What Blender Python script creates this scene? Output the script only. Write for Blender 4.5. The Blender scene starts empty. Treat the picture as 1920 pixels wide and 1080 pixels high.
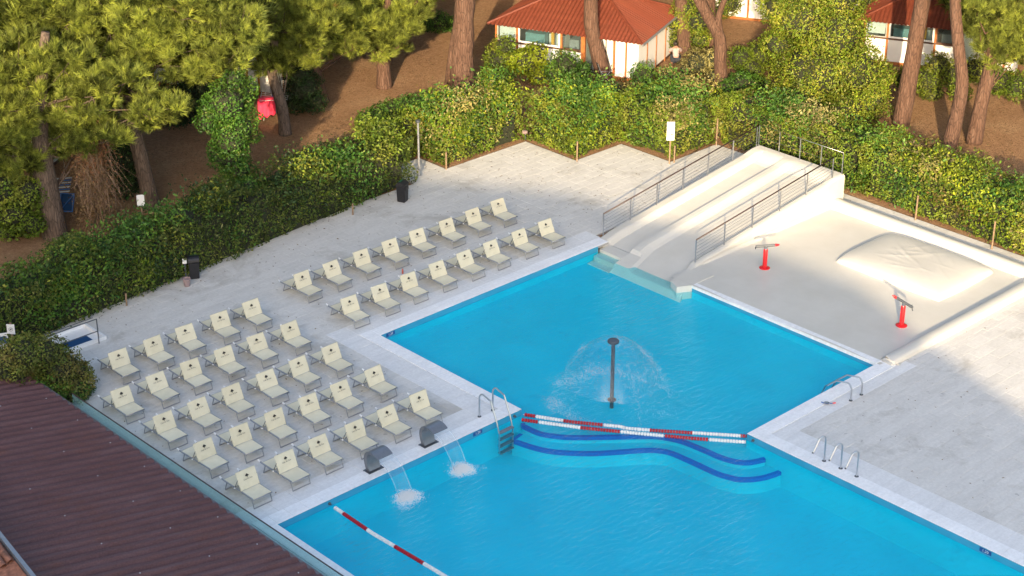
import bpy, bmesh, math, random
import numpy as np
from mathutils import Vector, Matrix

rad = math.radians
sc = bpy.context.scene
COL = sc.collection

# ------------------------------------------------------------------ camera, sky, sun, exposure
CAM = np.array([0.0, 0.0, 30.0]); PITCH = rad(25.909); YAW = rad(43.35); FPX = 3389.1
cam = bpy.data.cameras.new('camera'); cam.sensor_width = 36; cam.lens = FPX / 1920 * 36
cam.clip_start = 0.5; cam.clip_end = 3000
cam_o = bpy.data.objects.new('camera', cam); COL.objects.link(cam_o)
cam_o.location = CAM; cam_o.rotation_euler = (math.pi / 2 - PITCH, 0, -YAW)
sc.camera = cam_o
SUN_EL, SUN_AZ = rad(17), rad(50)          # azimuth in which the light travels, clockwise from +Y
world = bpy.data.worlds.new('World'); sc.world = world; world.use_nodes = True
wn = world.node_tree.nodes; sky = wn.new('ShaderNodeTexSky'); sky.sky_type = 'NISHITA'; sky.sun_disc = False
sky.sun_elevation = SUN_EL; sky.sun_rotation = SUN_AZ + math.pi; sky.air_density = 1.0; sky.dust_density = 3.0
world.node_tree.links.new(sky.outputs[0], wn['Background'].inputs[0])
wn['Background'].inputs[1].default_value = 0.145
sun = bpy.data.lights.new('sun', 'SUN'); sun.energy = 2.95; sun.angle = rad(0.55); sun.color = (1.0, 0.78, 0.48)
sun_o = bpy.data.objects.new('sun', sun); COL.objects.link(sun_o)
LDIR = Vector((math.sin(SUN_AZ) * math.cos(SUN_EL), math.cos(SUN_AZ) * math.cos(SUN_EL), -math.sin(SUN_EL)))
sun_o.rotation_euler = LDIR.to_track_quat('-Z', 'Y').to_euler(); sun_o.location = (-30, -30, 60)
sc.view_settings.view_transform = 'Standard'; sc.view_settings.look = 'None'
sc.view_settings.exposure = 1.5; sc.view_settings.gamma = 1.0; sc.view_settings.use_curve_mapping = False
sc.render.engine = 'CYCLES'; sc.cycles.use_denoising = True
sc.cycles.transparent_max_bounces = 24; sc.cycles.max_bounces = 8; sc.cycles.diffuse_bounces = 4

# ------------------------------------------------------------------ pixel of the 1920x1080 photo -> world point
_f = np.array([math.cos(PITCH) * math.sin(YAW), math.cos(PITCH) * math.cos(YAW), -math.sin(PITCH)])
_r = np.array([math.cos(YAW), -math.sin(YAW), 0.0]); _u = np.cross(_r, _f)
FWD = np.array([math.sin(YAW), math.cos(YAW), 0.0]); RIGHT = _r
def ray(px, py): return _r * (px - 960) / FPX - _u * (py - 540) / FPX + _f
def at(px, py, z=0.0):
    d = ray(px, py); return CAM + d * ((z - CAM[2]) / d[2])
def at_depth(px, py, base, off=0.0):
    d = ray(px, py); t = (np.dot(FWD[:2], base[:2]) + off) / np.dot(FWD, d); return CAM + d * t

# ------------------------------------------------------------------ materials
MATS = {}
class NT:
    def __init__(s, m): s.t = m.node_tree; s.n = s.t.nodes
    def new(s, kind, **kw):
        n = s.n.new('ShaderNode' + kind)
        for k, v in kw.items():
            if k.startswith('i_'): n.inputs[k[2:].replace('_', ' ')].default_value = v
            else: setattr(n, k, v)
        return n
    def link(s, a, b): s.t.links.new(a, b)
def ramp(nt, fac, stops, interp='LINEAR'):
    r = nt.new('ValToRGB'); cr = r.color_ramp; cr.interpolation = interp
    while len(cr.elements) < len(stops): cr.elements.new(0.5)
    for e, (p, c) in zip(cr.elements, stops):
        e.position = p; e.color = (*c, 1) if len(c) == 3 else c
    nt.link(fac, r.inputs[0]); return r.outputs[0]
def mat(name):
    m = bpy.data.materials.new(name); m.use_nodes = True; MATS[name] = m
    nt = NT(m); return m, nt, nt.n['Principled BSDF']
def noise(nt, coord, scale, detail=4, rough=0.6, dist=0.0):
    n = nt.new('TexNoise'); n.inputs['Scale'].default_value = scale; n.inputs['Detail'].default_value = detail
    n.inputs['Roughness'].default_value = rough; n.inputs['Distortion'].default_value = dist
    if coord is not None: nt.link(coord, n.inputs['Vector'])
    return n.outputs['Fac']
def mixc(nt, fac, a, b, mode='MIX'):
    m = nt.new('Mix', data_type='RGBA', blend_type=mode)
    for v, i in ((fac, 0), (a, 6), (b, 7)):
        if hasattr(v, 'links'): nt.link(v, m.inputs[i])
        elif i == 0: m.inputs[i].default_value = v
        else: m.inputs[i].default_value = (*v, 1)
    return m.outputs[2]
def bump(nt, h, strength, dist=0.02):
    b = nt.new('Bump'); b.inputs['Strength'].default_value = strength; b.inputs['Distance'].default_value = dist
    nt.link(h, b.inputs['Height']); return b.outputs['Normal']
def geo(nt): return nt.new('NewGeometry')
def simple(name, col, rough=0.5, metal=0.0, var=0.12, nscale=6.0, bumps=0.0, spec=0.5):
    m, nt, b = mat(name); g = geo(nt)
    n = noise(nt, g.outputs['Position'], nscale)
    dark = tuple(c * (1 - var) for c in col); lite = tuple(min(1, c * (1 + var)) for c in col)
    nt.link(ramp(nt, n, [(0.3, dark), (0.7, lite)]), b.inputs['Base Color'])
    b.inputs['Roughness'].default_value = rough; b.inputs['Metallic'].default_value = metal
    b.inputs['Specular IOR Level'].default_value = spec
    if bumps: nt.link(bump(nt, noise(nt, g.outputs['Position'], nscale * 5), bumps), b.inputs['Normal'])
    return m

simple('steel', (0.55, 0.56, 0.58), 0.28, 1.0, 0.06)
simple('dull_steel', (0.085, 0.095, 0.11), 0.36, 0.35, 0.1)
simple('spout_steel', (0.19, 0.20, 0.22), 0.34, 0.4, 0.1)
simple('rail_bronze', (0.055, 0.032, 0.028), 0.45, 0.1, 0.1)
simple('aluminium', (0.30, 0.31, 0.33), 0.42, 0.4, 0.08)
simple('white_plastic', (0.80, 0.80, 0.80), 0.4, 0, 0.03)
simple('black_plastic', (0.012, 0.012, 0.015), 0.45, 0, 0.2)
simple('green_plastic', (0.01, 0.15, 0.08), 0.4, 0, 0.2)
simple('red_paint', (0.62, 0.015, 0.02), 0.3, 0, 0.08)
simple('float_red', (0.40, 0.008, 0.02), 0.4, 0, 0.2, 20)
simple('float_white', (0.78, 0.78, 0.76), 0.45, 0, 0.08, 20)
simple('pot_clay', (0.30, 0.22, 0.22), 0.8, 0, 0.15)
simple('ink', (0.035, 0.03, 0.028), 0.8, 0, 0.1)
simple('sign_blue', (0.02, 0.09, 0.30), 0.4, 0, 0.05)
simple('sign_cyan', (0.05, 0.35, 0.70), 0.4, 0, 0.05)
simple('sign_grey', (0.30, 0.32, 0.34), 0.5, 0, 0.1)
simple('sign_green', (0.12, 0.30, 0.12), 0.5, 0, 0.1)
simple('sign_red', (0.55, 0.12, 0.08), 0.5, 0, 0.1)
simple('mat_blue', (0.005, 0.055, 0.16), 0.8, 0, 0.15, 30)
simple('towel_pink', (0.85, 0.05, 0.12), 0.9, 0, 0.08, 8, 0.3)
simple('cloth_blue', (0.08, 0.14, 0.40), 0.9, 0, 0.2, 8)
simple('cloth_teal', (0.10, 0.35, 0.35), 0.9, 0, 0.2, 8)
simple('rack_blue', (0.07, 0.20, 0.52), 0.4, 0, 0.08)
simple('timber_orange', (0.38, 0.13, 0.035), 0.55, 0, 0.25, 5, 0.2)
simple('timber_dark', (0.11, 0.055, 0.035), 0.6, 0, 0.25, 5, 0.2)
simple('post_wood', (0.25, 0.17, 0.105), 0.8, 0, 0.25, 8, 0.3)
simple('wall_white', (0.84, 0.84, 0.85), 0.6, 0, 0.03, 1.5)
simple('interior', (0.45, 0.44, 0.42), 0.8, 0, 0.08)
simple('interior_yellow', (0.75, 0.38, 0.02), 0.6, 0, 0.05)
simple('interior_teal', (0.15, 0.32, 0.36), 0.6, 0, 0.1)
simple('skin', (0.45, 0.24, 0.17), 0.5, 0, 0.06)
simple('shirt_pale', (0.42, 0.33, 0.33), 0.85, 0, 0.06)
simple('trousers_dark', (0.03, 0.035, 0.05), 0.85, 0, 0.1)
simple('hair_dark', (0.018, 0.012, 0.01), 0.6, 0, 0.2)
simple('mortar', (0.33, 0.32, 0.31), 0.9, 0, 0.1, 3)
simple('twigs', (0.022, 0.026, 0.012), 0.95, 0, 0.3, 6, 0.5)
simple('dry_vine', (0.26, 0.17, 0.115), 0.9, 0, 0.35, 9, 0.2)
simple('step_blue', (0.002, 0.14, 0.50), 0.45, 0, 0.12, 14)
simple('facade', (0.62, 0.58, 0.52), 0.7, 0, 0.05, 0.5)
simple('gutter', (0.18, 0.16, 0.16), 0.5, 0.3, 0.25, 5)
simple('clay_tile', (0.34, 0.13, 0.07), 0.75, 0, 0.45, 7, 0.3)
simple('marker_blue', (0.015, 0.07, 0.25), 0.3, 0, 0.1)

def make_fabric():
    m, nt, b = mat('fabric'); g = geo(nt); info = nt.new('ObjectInfo')
    n = noise(nt, g.outputs['Position'], 5, 5)
    c = ramp(nt, n, [(0.3, (0.64, 0.59, 0.43)), (0.7, (0.71, 0.66, 0.50))])
    c2 = mixc(nt, 0.16, c, ramp(nt, info.outputs['Random'], [(0, (0.54, 0.48, 0.32)), (1, (0.80, 0.76, 0.60))]))
    nt.link(c2, b.inputs['Base Color']); b.inputs['Roughness'].default_value = 0.85
    nt.link(bump(nt, noise(nt, g.outputs['Position'], 60), 0.15), b.inputs['Normal'])
make_fabric()

def make_paving(name, c0, c1, wet=True, sx=1.0, sy=0.5):
    m, nt, b = mat(name); g = geo(nt); P = g.outputs['Position']
    # each slab its own tone, from the slab's place in the laying grid
    sep = nt.new('SeparateXYZ'); nt.link(P, sep.inputs[0])
    def mth(op, a, v=None, w=None):
        q = nt.new('Math', operation=op)
        for i, s in enumerate((a, v, w)):
            if s is None: continue
            if hasattr(s, 'links'): nt.link(s, q.inputs[i])
            else: q.inputs[i].default_value = s
        return q.outputs[0]
    row = mth('FLOOR', mth('DIVIDE', sep.outputs[1], sy))
    odd = mth('MODULO', row, 2.0)
    colm = mth('FLOOR', mth('ADD', mth('DIVIDE', sep.outputs[0], sx), mth('MULTIPLY', odd, 0.5)))
    cb = nt.new('CombineXYZ'); nt.link(row, cb.inputs[0]); nt.link(colm, cb.inputs[1])
    wnz = nt.new('TexWhiteNoise'); nt.link(cb.outputs[0], wnz.inputs['Vector'])
    base = ramp(nt, wnz.outputs['Value'], [(0, c0), (1, c1)])
    fine = noise(nt, P, 9, 6, 0.7)
    base = mixc(nt, 0.35, base, ramp(nt, fine, [(0.35, tuple(c * 0.78 for c in c0)), (0.65, tuple(min(1, c * 1.12) for c in c1))]))
    # long cleaning streaks along the slabs
    mp = nt.new('Mapping'); mp.inputs['Scale'].default_value = (0.5, 2.6, 1); nt.link(P, mp.inputs['Vector'])
    st = noise(nt, mp.outputs[0], 1.6, 6, 0.65)
    base = mixc(nt, ramp(nt, st, [(0.42, (0, 0, 0)), (0.75, (0.42, 0.42, 0.42))]), base, tuple(c * 0.74 for c in c0))
    if wet:
        w = noise(nt, P, 0.42, 7, 0.72, 0.6)
        base = mixc(nt, ramp(nt, w, [(0.545, (0, 0, 0)), (0.65, (0.55, 0.55, 0.55))]), base, tuple(c * f for c, f in zip(c0, (0.62, 0.60, 0.56))))
        sp = noise(nt, P, 3.4, 2, 0.5, 0.4)
        base = mixc(nt, ramp(nt, sp, [(0.715, (0, 0, 0)), (0.74, (0.6, 0.6, 0.6))]), base, tuple(c * 0.5 for c in c0))
    nt.link(base, b.inputs['Base Color'])
    nt.link(ramp(nt, fine, [(0.3, (0.5,) * 3), (0.7, (0.75,) * 3)]), b.inputs['Roughness'])
    nt.link(bump(nt, fine, 0.25, 0.01), b.inputs['Normal'])
    return m
make_paving('paving', (0.595, 0.576, 0.545), (0.67, 0.65, 0.617))
make_paving('paving_pale', (0.69, 0.685, 0.68), (0.76, 0.755, 0.75), False)
make_paving('coping_white', (0.82, 0.82, 0.825), (0.87, 0.87, 0.875), False)

def make_resin():
    m, nt, b = mat('white_resin'); g = geo(nt); P = g.outputs['Position']
    n = noise(nt, P, 0.8, 6, 0.65)
    c = ramp(nt, n, [(0.3, (0.565, 0.54, 0.485)), (0.7, (0.625, 0.602, 0.55))])
    mp = nt.new('Mapping'); mp.inputs['Scale'].default_value = (2.5, 0.25, 0.6); nt.link(P, mp.inputs['Vector'])
    s = noise(nt, mp.outputs[0], 2.2, 5, 0.7)
    c = mixc(nt, ramp(nt, s, [(0.55, (0, 0, 0)), (0.8, (0.35,) * 3)]), c, (0.52, 0.48, 0.41))
    nt.link(c, b.inputs['Base Color']); b.inputs['Roughness'].default_value = 0.4
    nt.link(bump(nt, noise(nt, P, 14, 4), 0.06, 0.02), b.inputs['Normal'])
make_resin()

def make_pool_paint():
    m, nt, b = mat('pool_liner'); g = geo(nt); P = g.outputs['Position']
    n = noise(nt, P, 0.5, 6, 0.6)
    c = ramp(nt, n, [(0.3, (0.002, 0.53, 0.67)), (0.7, (0.003, 0.60, 0.74))])
    d = noise(nt, P, 1.3, 6, 0.75)
    c = mixc(nt, ramp(nt, d, [(0.58, (0, 0, 0)), (0.72, (0.6,) * 3)]), c, (0.002, 0.42, 0.58))
    nt.link(c, b.inputs['Base Color']); b.inputs['Roughness'].default_value = 0.6
    m, nt, b = mat('pool_band'); g = geo(nt)
    nt.link(ramp(nt, noise(nt, g.outputs['Position'], 1.5, 4), [(0.3, (0.03, 0.28, 0.46)), (0.7, (0.05, 0.33, 0.52))]), b.inputs['Base Color'])
    b.inputs['Roughness'].default_value = 0.35
make_pool_paint()

def make_water():
    m, nt, b = mat('water'); nt.n.remove(b); out = nt.n['Material Output']; g = geo(nt); P = g.outputs['Position']
    mp = nt.new('Mapping'); mp.inputs['Rotation'].default_value = (0, 0, rad(-40)); mp.inputs['Scale'].default_value = (0.55, 1.5, 1)
    nt.link(P, mp.inputs['Vector'])
    h1 = noise(nt, mp.outputs[0], 4.6, 4, 0.62, 0.6); h2 = noise(nt, P, 0.7, 3, 0.5, 0.4)
    ad = nt.new('Math', operation='MULTIPLY_ADD'); nt.link(h2, ad.inputs[0]); ad.inputs[1].default_value = 1.4; nt.link(h1, ad.inputs[2])
    nrm = bump(nt, ad.outputs[0], 0.8, 0.085)
    lw = nt.new('LayerWeight'); lw.inputs['Blend'].default_value = 0.5; nt.link(nrm, lw.inputs['Normal'])
    pw = nt.new('Math', operation='POWER'); nt.link(lw.outputs['Facing'], pw.inputs[0]); pw.inputs[1].default_value = 4.0
    fr = nt.new('Math', operation='MULTIPLY_ADD'); nt.link(pw.outputs[0], fr.inputs[0]); fr.inputs[1].default_value = 0.55; fr.inputs[2].default_value = 0.02
    gl = nt.new('BsdfGlossy'); gl.inputs['Roughness'].default_value = 0.06; nt.link(nrm, gl.inputs['Normal'])
    tr = nt.new('BsdfTransparent'); tr.inputs['Color'].default_value = (0.60, 0.94, 1.0, 1)
    mx = nt.new('MixShader'); nt.link(fr.outputs[0], mx.inputs[0]); nt.link(tr.outputs[0], mx.inputs[1]); nt.link(gl.outputs[0], mx.inputs[2])
    nt.link(mx.outputs[0], out.inputs['Surface'])
make_water()

def make_clear(name, tint, alpha, white=(0.8, 0.85, 0.88), nscale=None, lo=0.45, hi=0.7):
    """thin water sheet, spray or glass: mostly clear, part milky, part mirror"""
    m, nt, b = mat(name); nt.n.remove(b); out = nt.n['Material Output']
    tr = nt.new('BsdfTransparent'); tr.inputs['Color'].default_value = (*tint, 1)
    df = nt.new('BsdfDiffuse'); df.inputs['Color'].default_value = (*white, 1)
    gl = nt.new('BsdfGlossy'); gl.inputs['Roughness'].default_value = 0.08
    mx = nt.new('MixShader')
    if nscale:
        g = geo(nt); n = noise(nt, g.outputs['Position'], nscale, 5, 0.7)
        nt.link(ramp(nt, n, [(lo, (0, 0, 0)), (hi, (alpha,) * 3)]), mx.inputs[0])
    else: mx.inputs[0].default_value = alpha
    nt.link(tr.outputs[0], mx.inputs[1]); nt.link(df.outputs[0], mx.inputs[2])
    lw = nt.new('LayerWeight'); pw = nt.new('Math', operation='POWER'); nt.link(lw.outputs['Facing'], pw.inputs[0]); pw.inputs[1].default_value = 3.0
    fr = nt.new('Math', operation='MULTIPLY_ADD'); nt.link(pw.outputs[0], fr.inputs[0]); fr.inputs[1].default_value = 0.25; fr.inputs[2].default_value = 0.02
    m2 = nt.new('MixShader'); nt.link(fr.outputs[0], m2.inputs[0]); nt.link(mx.outputs[0], m2.inputs[1]); nt.link(gl.outputs[0], m2.inputs[2])
    nt.link(m2.outputs[0], out.inputs['Surface'])
make_clear('water_sheet', (0.96, 0.99, 1.0), 0.16, nscale=5, lo=0.35, hi=0.75)
make_clear('water_dome', (0.97, 0.99, 1.0), 0.13, nscale=7, lo=0.5, hi=0.75)
make_clear('droplet', (0.95, 0.98, 1.0), 0.42)
make_clear('water_strand', (0.95, 0.98, 1.0), 0.22)
make_clear('foam', (0.95, 0.98, 1.0), 0.92, (0.92, 0.94, 0.95))
make_clear('glass_teal', (0.78, 0.93, 0.93), 0.16, (0.45, 0.66, 0.68))
make_clear('glass', (0.80, 0.86, 0.86), 0.06, (0.3, 0.35, 0.35))

def make_ground():
    m, nt, b = mat('forest_floor'); g = geo(nt); P = g.outputs['Position']
    n = noise(nt, P, 0.35, 7, 0.65)
    c = ramp(nt, n, [(0.3, (0.29, 0.145, 0.072)), (0.52, (0.45, 0.25, 0.13)), (0.72, (0.62, 0.42, 0.25))])
    f = noise(nt, P, 7, 6, 0.8)
    c = mixc(nt, 0.55, c, ramp(nt, f, [(0.3, (0.18, 0.08, 0.036)), (0.5, (0.44, 0.245, 0.125)), (0.72, (0.70, 0.48, 0.29))]))
    nt.link(c, b.inputs['Base Color']); b.inputs['Roughness'].default_value = 0.95
    nt.link(bump(nt, f, 1.0, 0.28), b.inputs['Normal'])
make_ground()

def make_bark(name, lo, mid, hi):
    m, nt, b = mat(name); g = geo(nt); P = g.outputs['Position']
    mp = nt.new('Mapping'); mp.inputs['Scale'].default_value = (1, 1, 0.22); nt.link(P, mp.inputs['Vector'])
    v = nt.new('TexVoronoi'); v.feature = 'DISTANCE_TO_EDGE'; v.inputs['Scale'].default_value = 9; nt.link(mp.outputs[0], v.inputs['Vector'])
    n = noise(nt, mp.outputs[0], 7, 6, 0.7)
    c = ramp(nt, n, [(0.3, lo), (0.5, mid), (0.72, hi)])
    c = mixc(nt, ramp(nt, v.outputs['Distance'], [(0.0, (0.75,) * 3), (0.10, (0, 0, 0))]), c, tuple(x * 0.45 for x in lo))
    nt.link(c, b.inputs['Base Color']); b.inputs['Roughness'].default_value = 0.9
    nt.link(bump(nt, v.outputs['Distance'], 0.8, 0.10), b.inputs['Normal'])
make_bark('bark_red', (0.080, 0.040, 0.026), (0.125, 0.066, 0.044), (0.18, 0.108, 0.078))
make_bark('bark_grey', (0.085, 0.060, 0.046), (0.14, 0.098, 0.074), (0.22, 0.165, 0.13))

def make_foliage(name, stops, pscale=0.55, var=0.5, transl=0.22):
    m, nt, b = mat(name); nt.n.remove(b); out = nt.n['Material Output']; g = geo(nt)
    n = noise(nt, g.outputs['Position'], pscale, 3, 0.6)
    c = ramp(nt, n, stops)
    rnd = g.outputs['Random Per Island']
    c = mixc(nt, var, c, ramp(nt, rnd, [(0.0, tuple(x * 0.45 for x in stops[0][1])), (0.5, stops[len(stops) // 2][1]), (0.93, tuple(min(1, x * 1.35) for x in stops[-1][1])), (1.0, (0.36, 0.30, 0.12))]))
    at_ = nt.new('Attribute'); at_.attribute_name = 'tone'
    c = mixc(nt, 1.0, c, ramp(nt, at_.outputs['Fac'], [(0.0, (0.0, 0.0, 0.0)), (0.5, (0.9, 0.9, 0.9)), (1.0, (2.0, 1.85, 1.5))]), 'MULTIPLY')
    df = nt.new('BsdfPrincipled'); df.inputs['Roughness'].default_value = 0.5; df.inputs['Specular IOR Level'].default_value = 0.25
    nt.link(c, df.inputs['Base Color'])
    tl = nt.new('BsdfTranslucent'); nt.link(c, tl.inputs['Color'])
    mx = nt.new('MixShader'); mx.inputs[0].default_value = transl
    nt.link(df.outputs[0], mx.inputs[1]); nt.link(tl.outputs[0], mx.inputs[2]); nt.link(mx.outputs[0], out.inputs['Surface'])
make_foliage('leaf_hedge', [(0.28, (0.055, 0.125, 0.014)), (0.42, (0.125, 0.205, 0.020)), (0.54, (0.19, 0.245, 0.026)), (0.64, (0.33, 0.31, 0.06)), (0.74, (0.10, 0.19, 0.018))])
make_foliage('leaf_green', [(0.3, (0.032, 0.105, 0.018)), (0.5, (0.065, 0.165, 0.024)), (0.7, (0.12, 0.205, 0.026))])
make_foliage('leaf_lime', [(0.3, (0.15, 0.23, 0.016)), (0.5, (0.24, 0.32, 0.020)), (0.7, (0.31, 0.33, 0.026))])
make_foliage('leaf_gold', [(0.3, (0.17, 0.15, 0.035)), (0.5, (0.27, 0.24, 0.08)), (0.7, (0.33, 0.30, 0.13))])
make_foliage('leaf_ivy', [(0.3, (0.075, 0.155, 0.014)), (0.5, (0.15, 0.24, 0.020)), (0.66, (0.21, 0.27, 0.024)), (0.8, (0.28, 0.21, 0.05))], 0.8)
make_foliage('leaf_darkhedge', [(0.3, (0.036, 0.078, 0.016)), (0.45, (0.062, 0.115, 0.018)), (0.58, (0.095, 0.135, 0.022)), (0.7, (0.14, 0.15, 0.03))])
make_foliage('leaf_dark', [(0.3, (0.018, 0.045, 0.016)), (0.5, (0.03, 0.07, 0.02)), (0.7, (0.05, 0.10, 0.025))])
make_foliage('leaf_russet', [(0.3, (0.09, 0.16, 0.025)), (0.46, (0.13, 0.20, 0.028)), (0.56, (0.22, 0.17, 0.05)), (0.68, (0.13, 0.20, 0.028))], 0.8)
make_foliage('leaf_ochre', [(0.3, (0.09, 0.06, 0.02)), (0.5, (0.13, 0.085, 0.03)), (0.7, (0.09, 0.12, 0.025))])
make_foliage('needles', [(0.25, (0.22, 0.145, 0.05)), (0.32, (0.19, 0.235, 0.05)), (0.5, (0.235, 0.295, 0.055)), (0.72, (0.30, 0.35, 0.07))], 0.9, 0.3, 0.35)
make_foliage('litter', [(0.3, (0.10, 0.05, 0.025)), (0.5, (0.16, 0.09, 0.04)), (0.7, (0.20, 0.15, 0.07))], 3, 0.6, 0.0)
make_foliage('dry_leaf', [(0.3, (0.24, 0.10, 0.045)), (0.5, (0.34, 0.15, 0.075)), (0.7, (0.40, 0.22, 0.12))], 1.5, 0.4, 0.2)

def make_roof(name, lo, mid, hi, rust):
    m, nt, b = mat(name); tc = nt.new('TexCoord'); O = tc.outputs['Object']
    mp = nt.new('Mapping'); mp.inputs['Scale'].default_value = (0.35, 3.0, 1); nt.link(O, mp.inputs['Vector'])
    n = noise(nt, mp.outputs[0], 1.2, 7, 0.7)
    c = ramp(nt, n, [(0.3, lo), (0.52, mid), (0.75, hi)])
    r = noise(nt, O, 0.6, 6, 0.7)
    c = mixc(nt, ramp(nt, r, [(0.54, (0, 0, 0)), (0.70, (0.65,) * 3)]), c, rust)
    f = noise(nt, O, 22, 4, 0.8)
    c = mixc(nt, 0.35, c, ramp(nt, f, [(0.35, tuple(x * 0.5 for x in lo)), (0.65, tuple(min(1, x * 1.25) for x in hi))]))
    nt.link(c, b.inputs['Base Color']); b.inputs['Roughness'].default_value = 0.62
    nt.link(bump(nt, f, 0.25, 0.01), b.inputs['Normal'])
make_roof('roof_plum', (0.078, 0.024, 0.022), (0.120, 0.047, 0.045), (0.165, 0.088, 0.090), (0.14, 0.040, 0.018))
make_roof('roof_red', (0.13, 0.027, 0.014), (0.172, 0.038, 0.02), (0.23, 0.064, 0.034), (0.105, 0.038, 0.017))

# ------------------------------------------------------------------ mesh helpers
def link(o): COL.objects.link(o); return o
def tag(o, label=None, cat=None, group=None, kind=None):
    for k, v in (('label', label), ('category', cat), ('group', group), ('kind', kind)):
        if v: o[k] = v
    return o
def empty(name, loc, label, cat, group=None, rz=0.0):
    o = bpy.data.objects.new(name, None); o.location = loc; o.rotation_euler = (0, 0, rz); o.empty_display_size = 0.2
    return tag(link(o), label, cat, group)
def attach(o, parent):
    """world-space mesh under an unrotated, unscaled parent"""
    o.parent = parent; loc = Vector((0, 0, 0)); p = parent
    while p is not None: loc += p.location; p = p.parent
    o.location = o.location - loc; return o
def raw_mesh(name, V, F, material, parent=None, smooth=False, local=False, tone=None):
    V = np.asarray(V, dtype=np.float32).reshape(-1, 3); F = np.asarray(F, dtype=np.int32); k = F.shape[1]
    me = bpy.data.meshes.new(name); me.vertices.add(len(V)); me.vertices.foreach_set('co', V.ravel())
    me.loops.add(F.size); me.loops.foreach_set('vertex_index', F.ravel())
    me.polygons.add(len(F)); me.polygons.foreach_set('loop_start', np.arange(0, F.size, k, dtype=np.int32))
    me.polygons.foreach_set('loop_total', np.full(len(F), k, dtype=np.int32))
    if smooth: me.polygons.foreach_set('use_smooth', np.ones(len(F), dtype=bool))
    if tone is not None: me.attributes.new('tone', 'FLOAT', 'POINT').data.foreach_set('value', np.asarray(tone, dtype=np.float32))
    me.update(calc_edges=True); me.materials.append(MATS[material])
    o = link(bpy.data.objects.new(name, me))
    if parent is not None:
        if local: o.parent = parent
        else: attach(o, parent)
    return o
class MB:
    def __init__(s): s.v = []; s.f = []
    def add(s, vs, fs):
        b = len(s.v); s.v += [tuple(map(float, v)) for v in vs]; s.f += [[b + i for i in f] for f in fs]; return s
    def box(s, x0, x1, y0, y1, z0, z1):
        return s.add([(x0, y0, z0), (x1, y0, z0), (x1, y1, z0), (x0, y1, z0), (x0, y0, z1), (x1, y0, z1), (x1, y1, z1), (x0, y1, z1)],
                     [(3, 2, 1, 0), (4, 5, 6, 7), (0, 1, 5, 4), (1, 2, 6, 5), (2, 3, 7, 6), (3, 0, 4, 7)])
    def hexa(s, lo, hi):
        """8-corner solid from two 4-point loops"""
        return s.add(list(lo) + list(hi), [(3, 2, 1, 0), (4, 5, 6, 7), (0, 1, 5, 4), (1, 2, 6, 5), (2, 3, 7, 6), (3, 0, 4, 7)])
    def tube(s, pts, r, n=8, caps=True):
        pts = [Vector(p) for p in pts]; m = len(pts); rs = [r] * m if not hasattr(r, '__len__') else r
        b = len(s.v); up = None
        for i, p in enumerate(pts):
            t = (pts[min(i + 1, m - 1)] - pts[max(i - 1, 0)]).normalized()
            if up is None: up = Vector((0, 0, 1)) if abs(t.z) < 0.9 else Vector((1, 0, 0))
            a = t.cross(up).normalized(); c = a.cross(t).normalized(); up = c
            for k in range(n):
                th = 2 * math.pi * k / n; q = p + (a * math.cos(th) + c * math.sin(th)) * rs[i]; s.v.append(tuple(q))
        for i in range(m - 1):
            for k in range(n):
                s.f.append([b + i * n + k, b + (i + 1) * n + k, b + (i + 1) * n + (k + 1) % n, b + i * n + (k + 1) % n])
        if caps: s.f.append([b + k for k in range(n)]); s.f.append([b + (m - 1) * n + k for k in reversed(range(n))])
        return s
    def lathe(s, prof, c=(0, 0, 0), n=20):
        b = len(s.v)
        for r, z in prof:
            for k in range(n):
                th = 2 * math.pi * k / n; s.v.append((c[0] + r * math.cos(th), c[1] + r * math.sin(th), c[2] + z))
        for i in range(len(prof) - 1):
            for k in range(n): s.f.append([b + i * n + k, b + i * n + (k + 1) % n, b + (i + 1) * n + (k + 1) % n, b + (i + 1) * n + k])
        s.f.append([b + k for k in reversed(range(n))]); s.f.append([b + (len(prof) - 1) * n + k for k in range(n)])
        return s
    def prism(s, poly, z0, z1):
        n = len(poly); lo = [(x, y, z0) for x, y in poly]; hi = [(x, y, z1) for x, y in poly]
        return s.add(lo + hi, [list(reversed(range(n))), [n + i for i in range(n)]] + [[i, (i + 1) % n, n + (i + 1) % n, n + i] for i in range(n)])
    def build(s, name, material, parent=None, smooth=False, local=False, bevel=0.0, auto=False):
        me = bpy.data.meshes.new(name); me.from_pydata(s.v, [], s.f); me.update(); me.materials.append(MATS[material])
        if bevel:
            bm = bmesh.new(); bm.from_mesh(me); bmesh.ops.bevel(bm, geom=list(bm.edges), offset=bevel, segments=2, affect='EDGES'); bm.to_mesh(me); bm.free()
        if smooth: me.polygons.foreach_set('use_smooth', [True] * len(me.polygons))
        if auto: me.set_sharp_from_angle(angle=rad(40))
        o = link(bpy.data.objects.new(name, me))
        if parent is not None:
            if local: o.parent = parent
            else: attach(o, parent)
        return o
def copy_tree(o, parent=None):
    c = o.copy(); COL.objects.link(c); c.parent = parent
    for ch in list(o.children): copy_tree(ch, c)
    return c
def text_mesh(body, size, shear=0.0, spacing=1.0):
    cu = bpy.data.curves.new('lettering', 'FONT'); cu.body = body; cu.size = size; cu.align_x = 'CENTER'; cu.align_y = 'CENTER'
    cu.shear = shear; cu.space_character = spacing; cu.resolution_u = 2
    o = bpy.data.objects.new('lettering', cu); me = bpy.data.meshes.new_from_object(o)
    bpy.data.objects.remove(o); bpy.data.curves.remove(cu); return me
def text_obj(name, body, size, M, material, parent, shear=0.0, local=False):
    me = text_mesh(body, size, shear); me.transform(M); me.materials.clear(); me.materials.append(MATS[material])
    o = link(bpy.data.objects.new(name, me))
    if local: o.parent = parent
    else: attach(o, parent)
    return o
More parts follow.
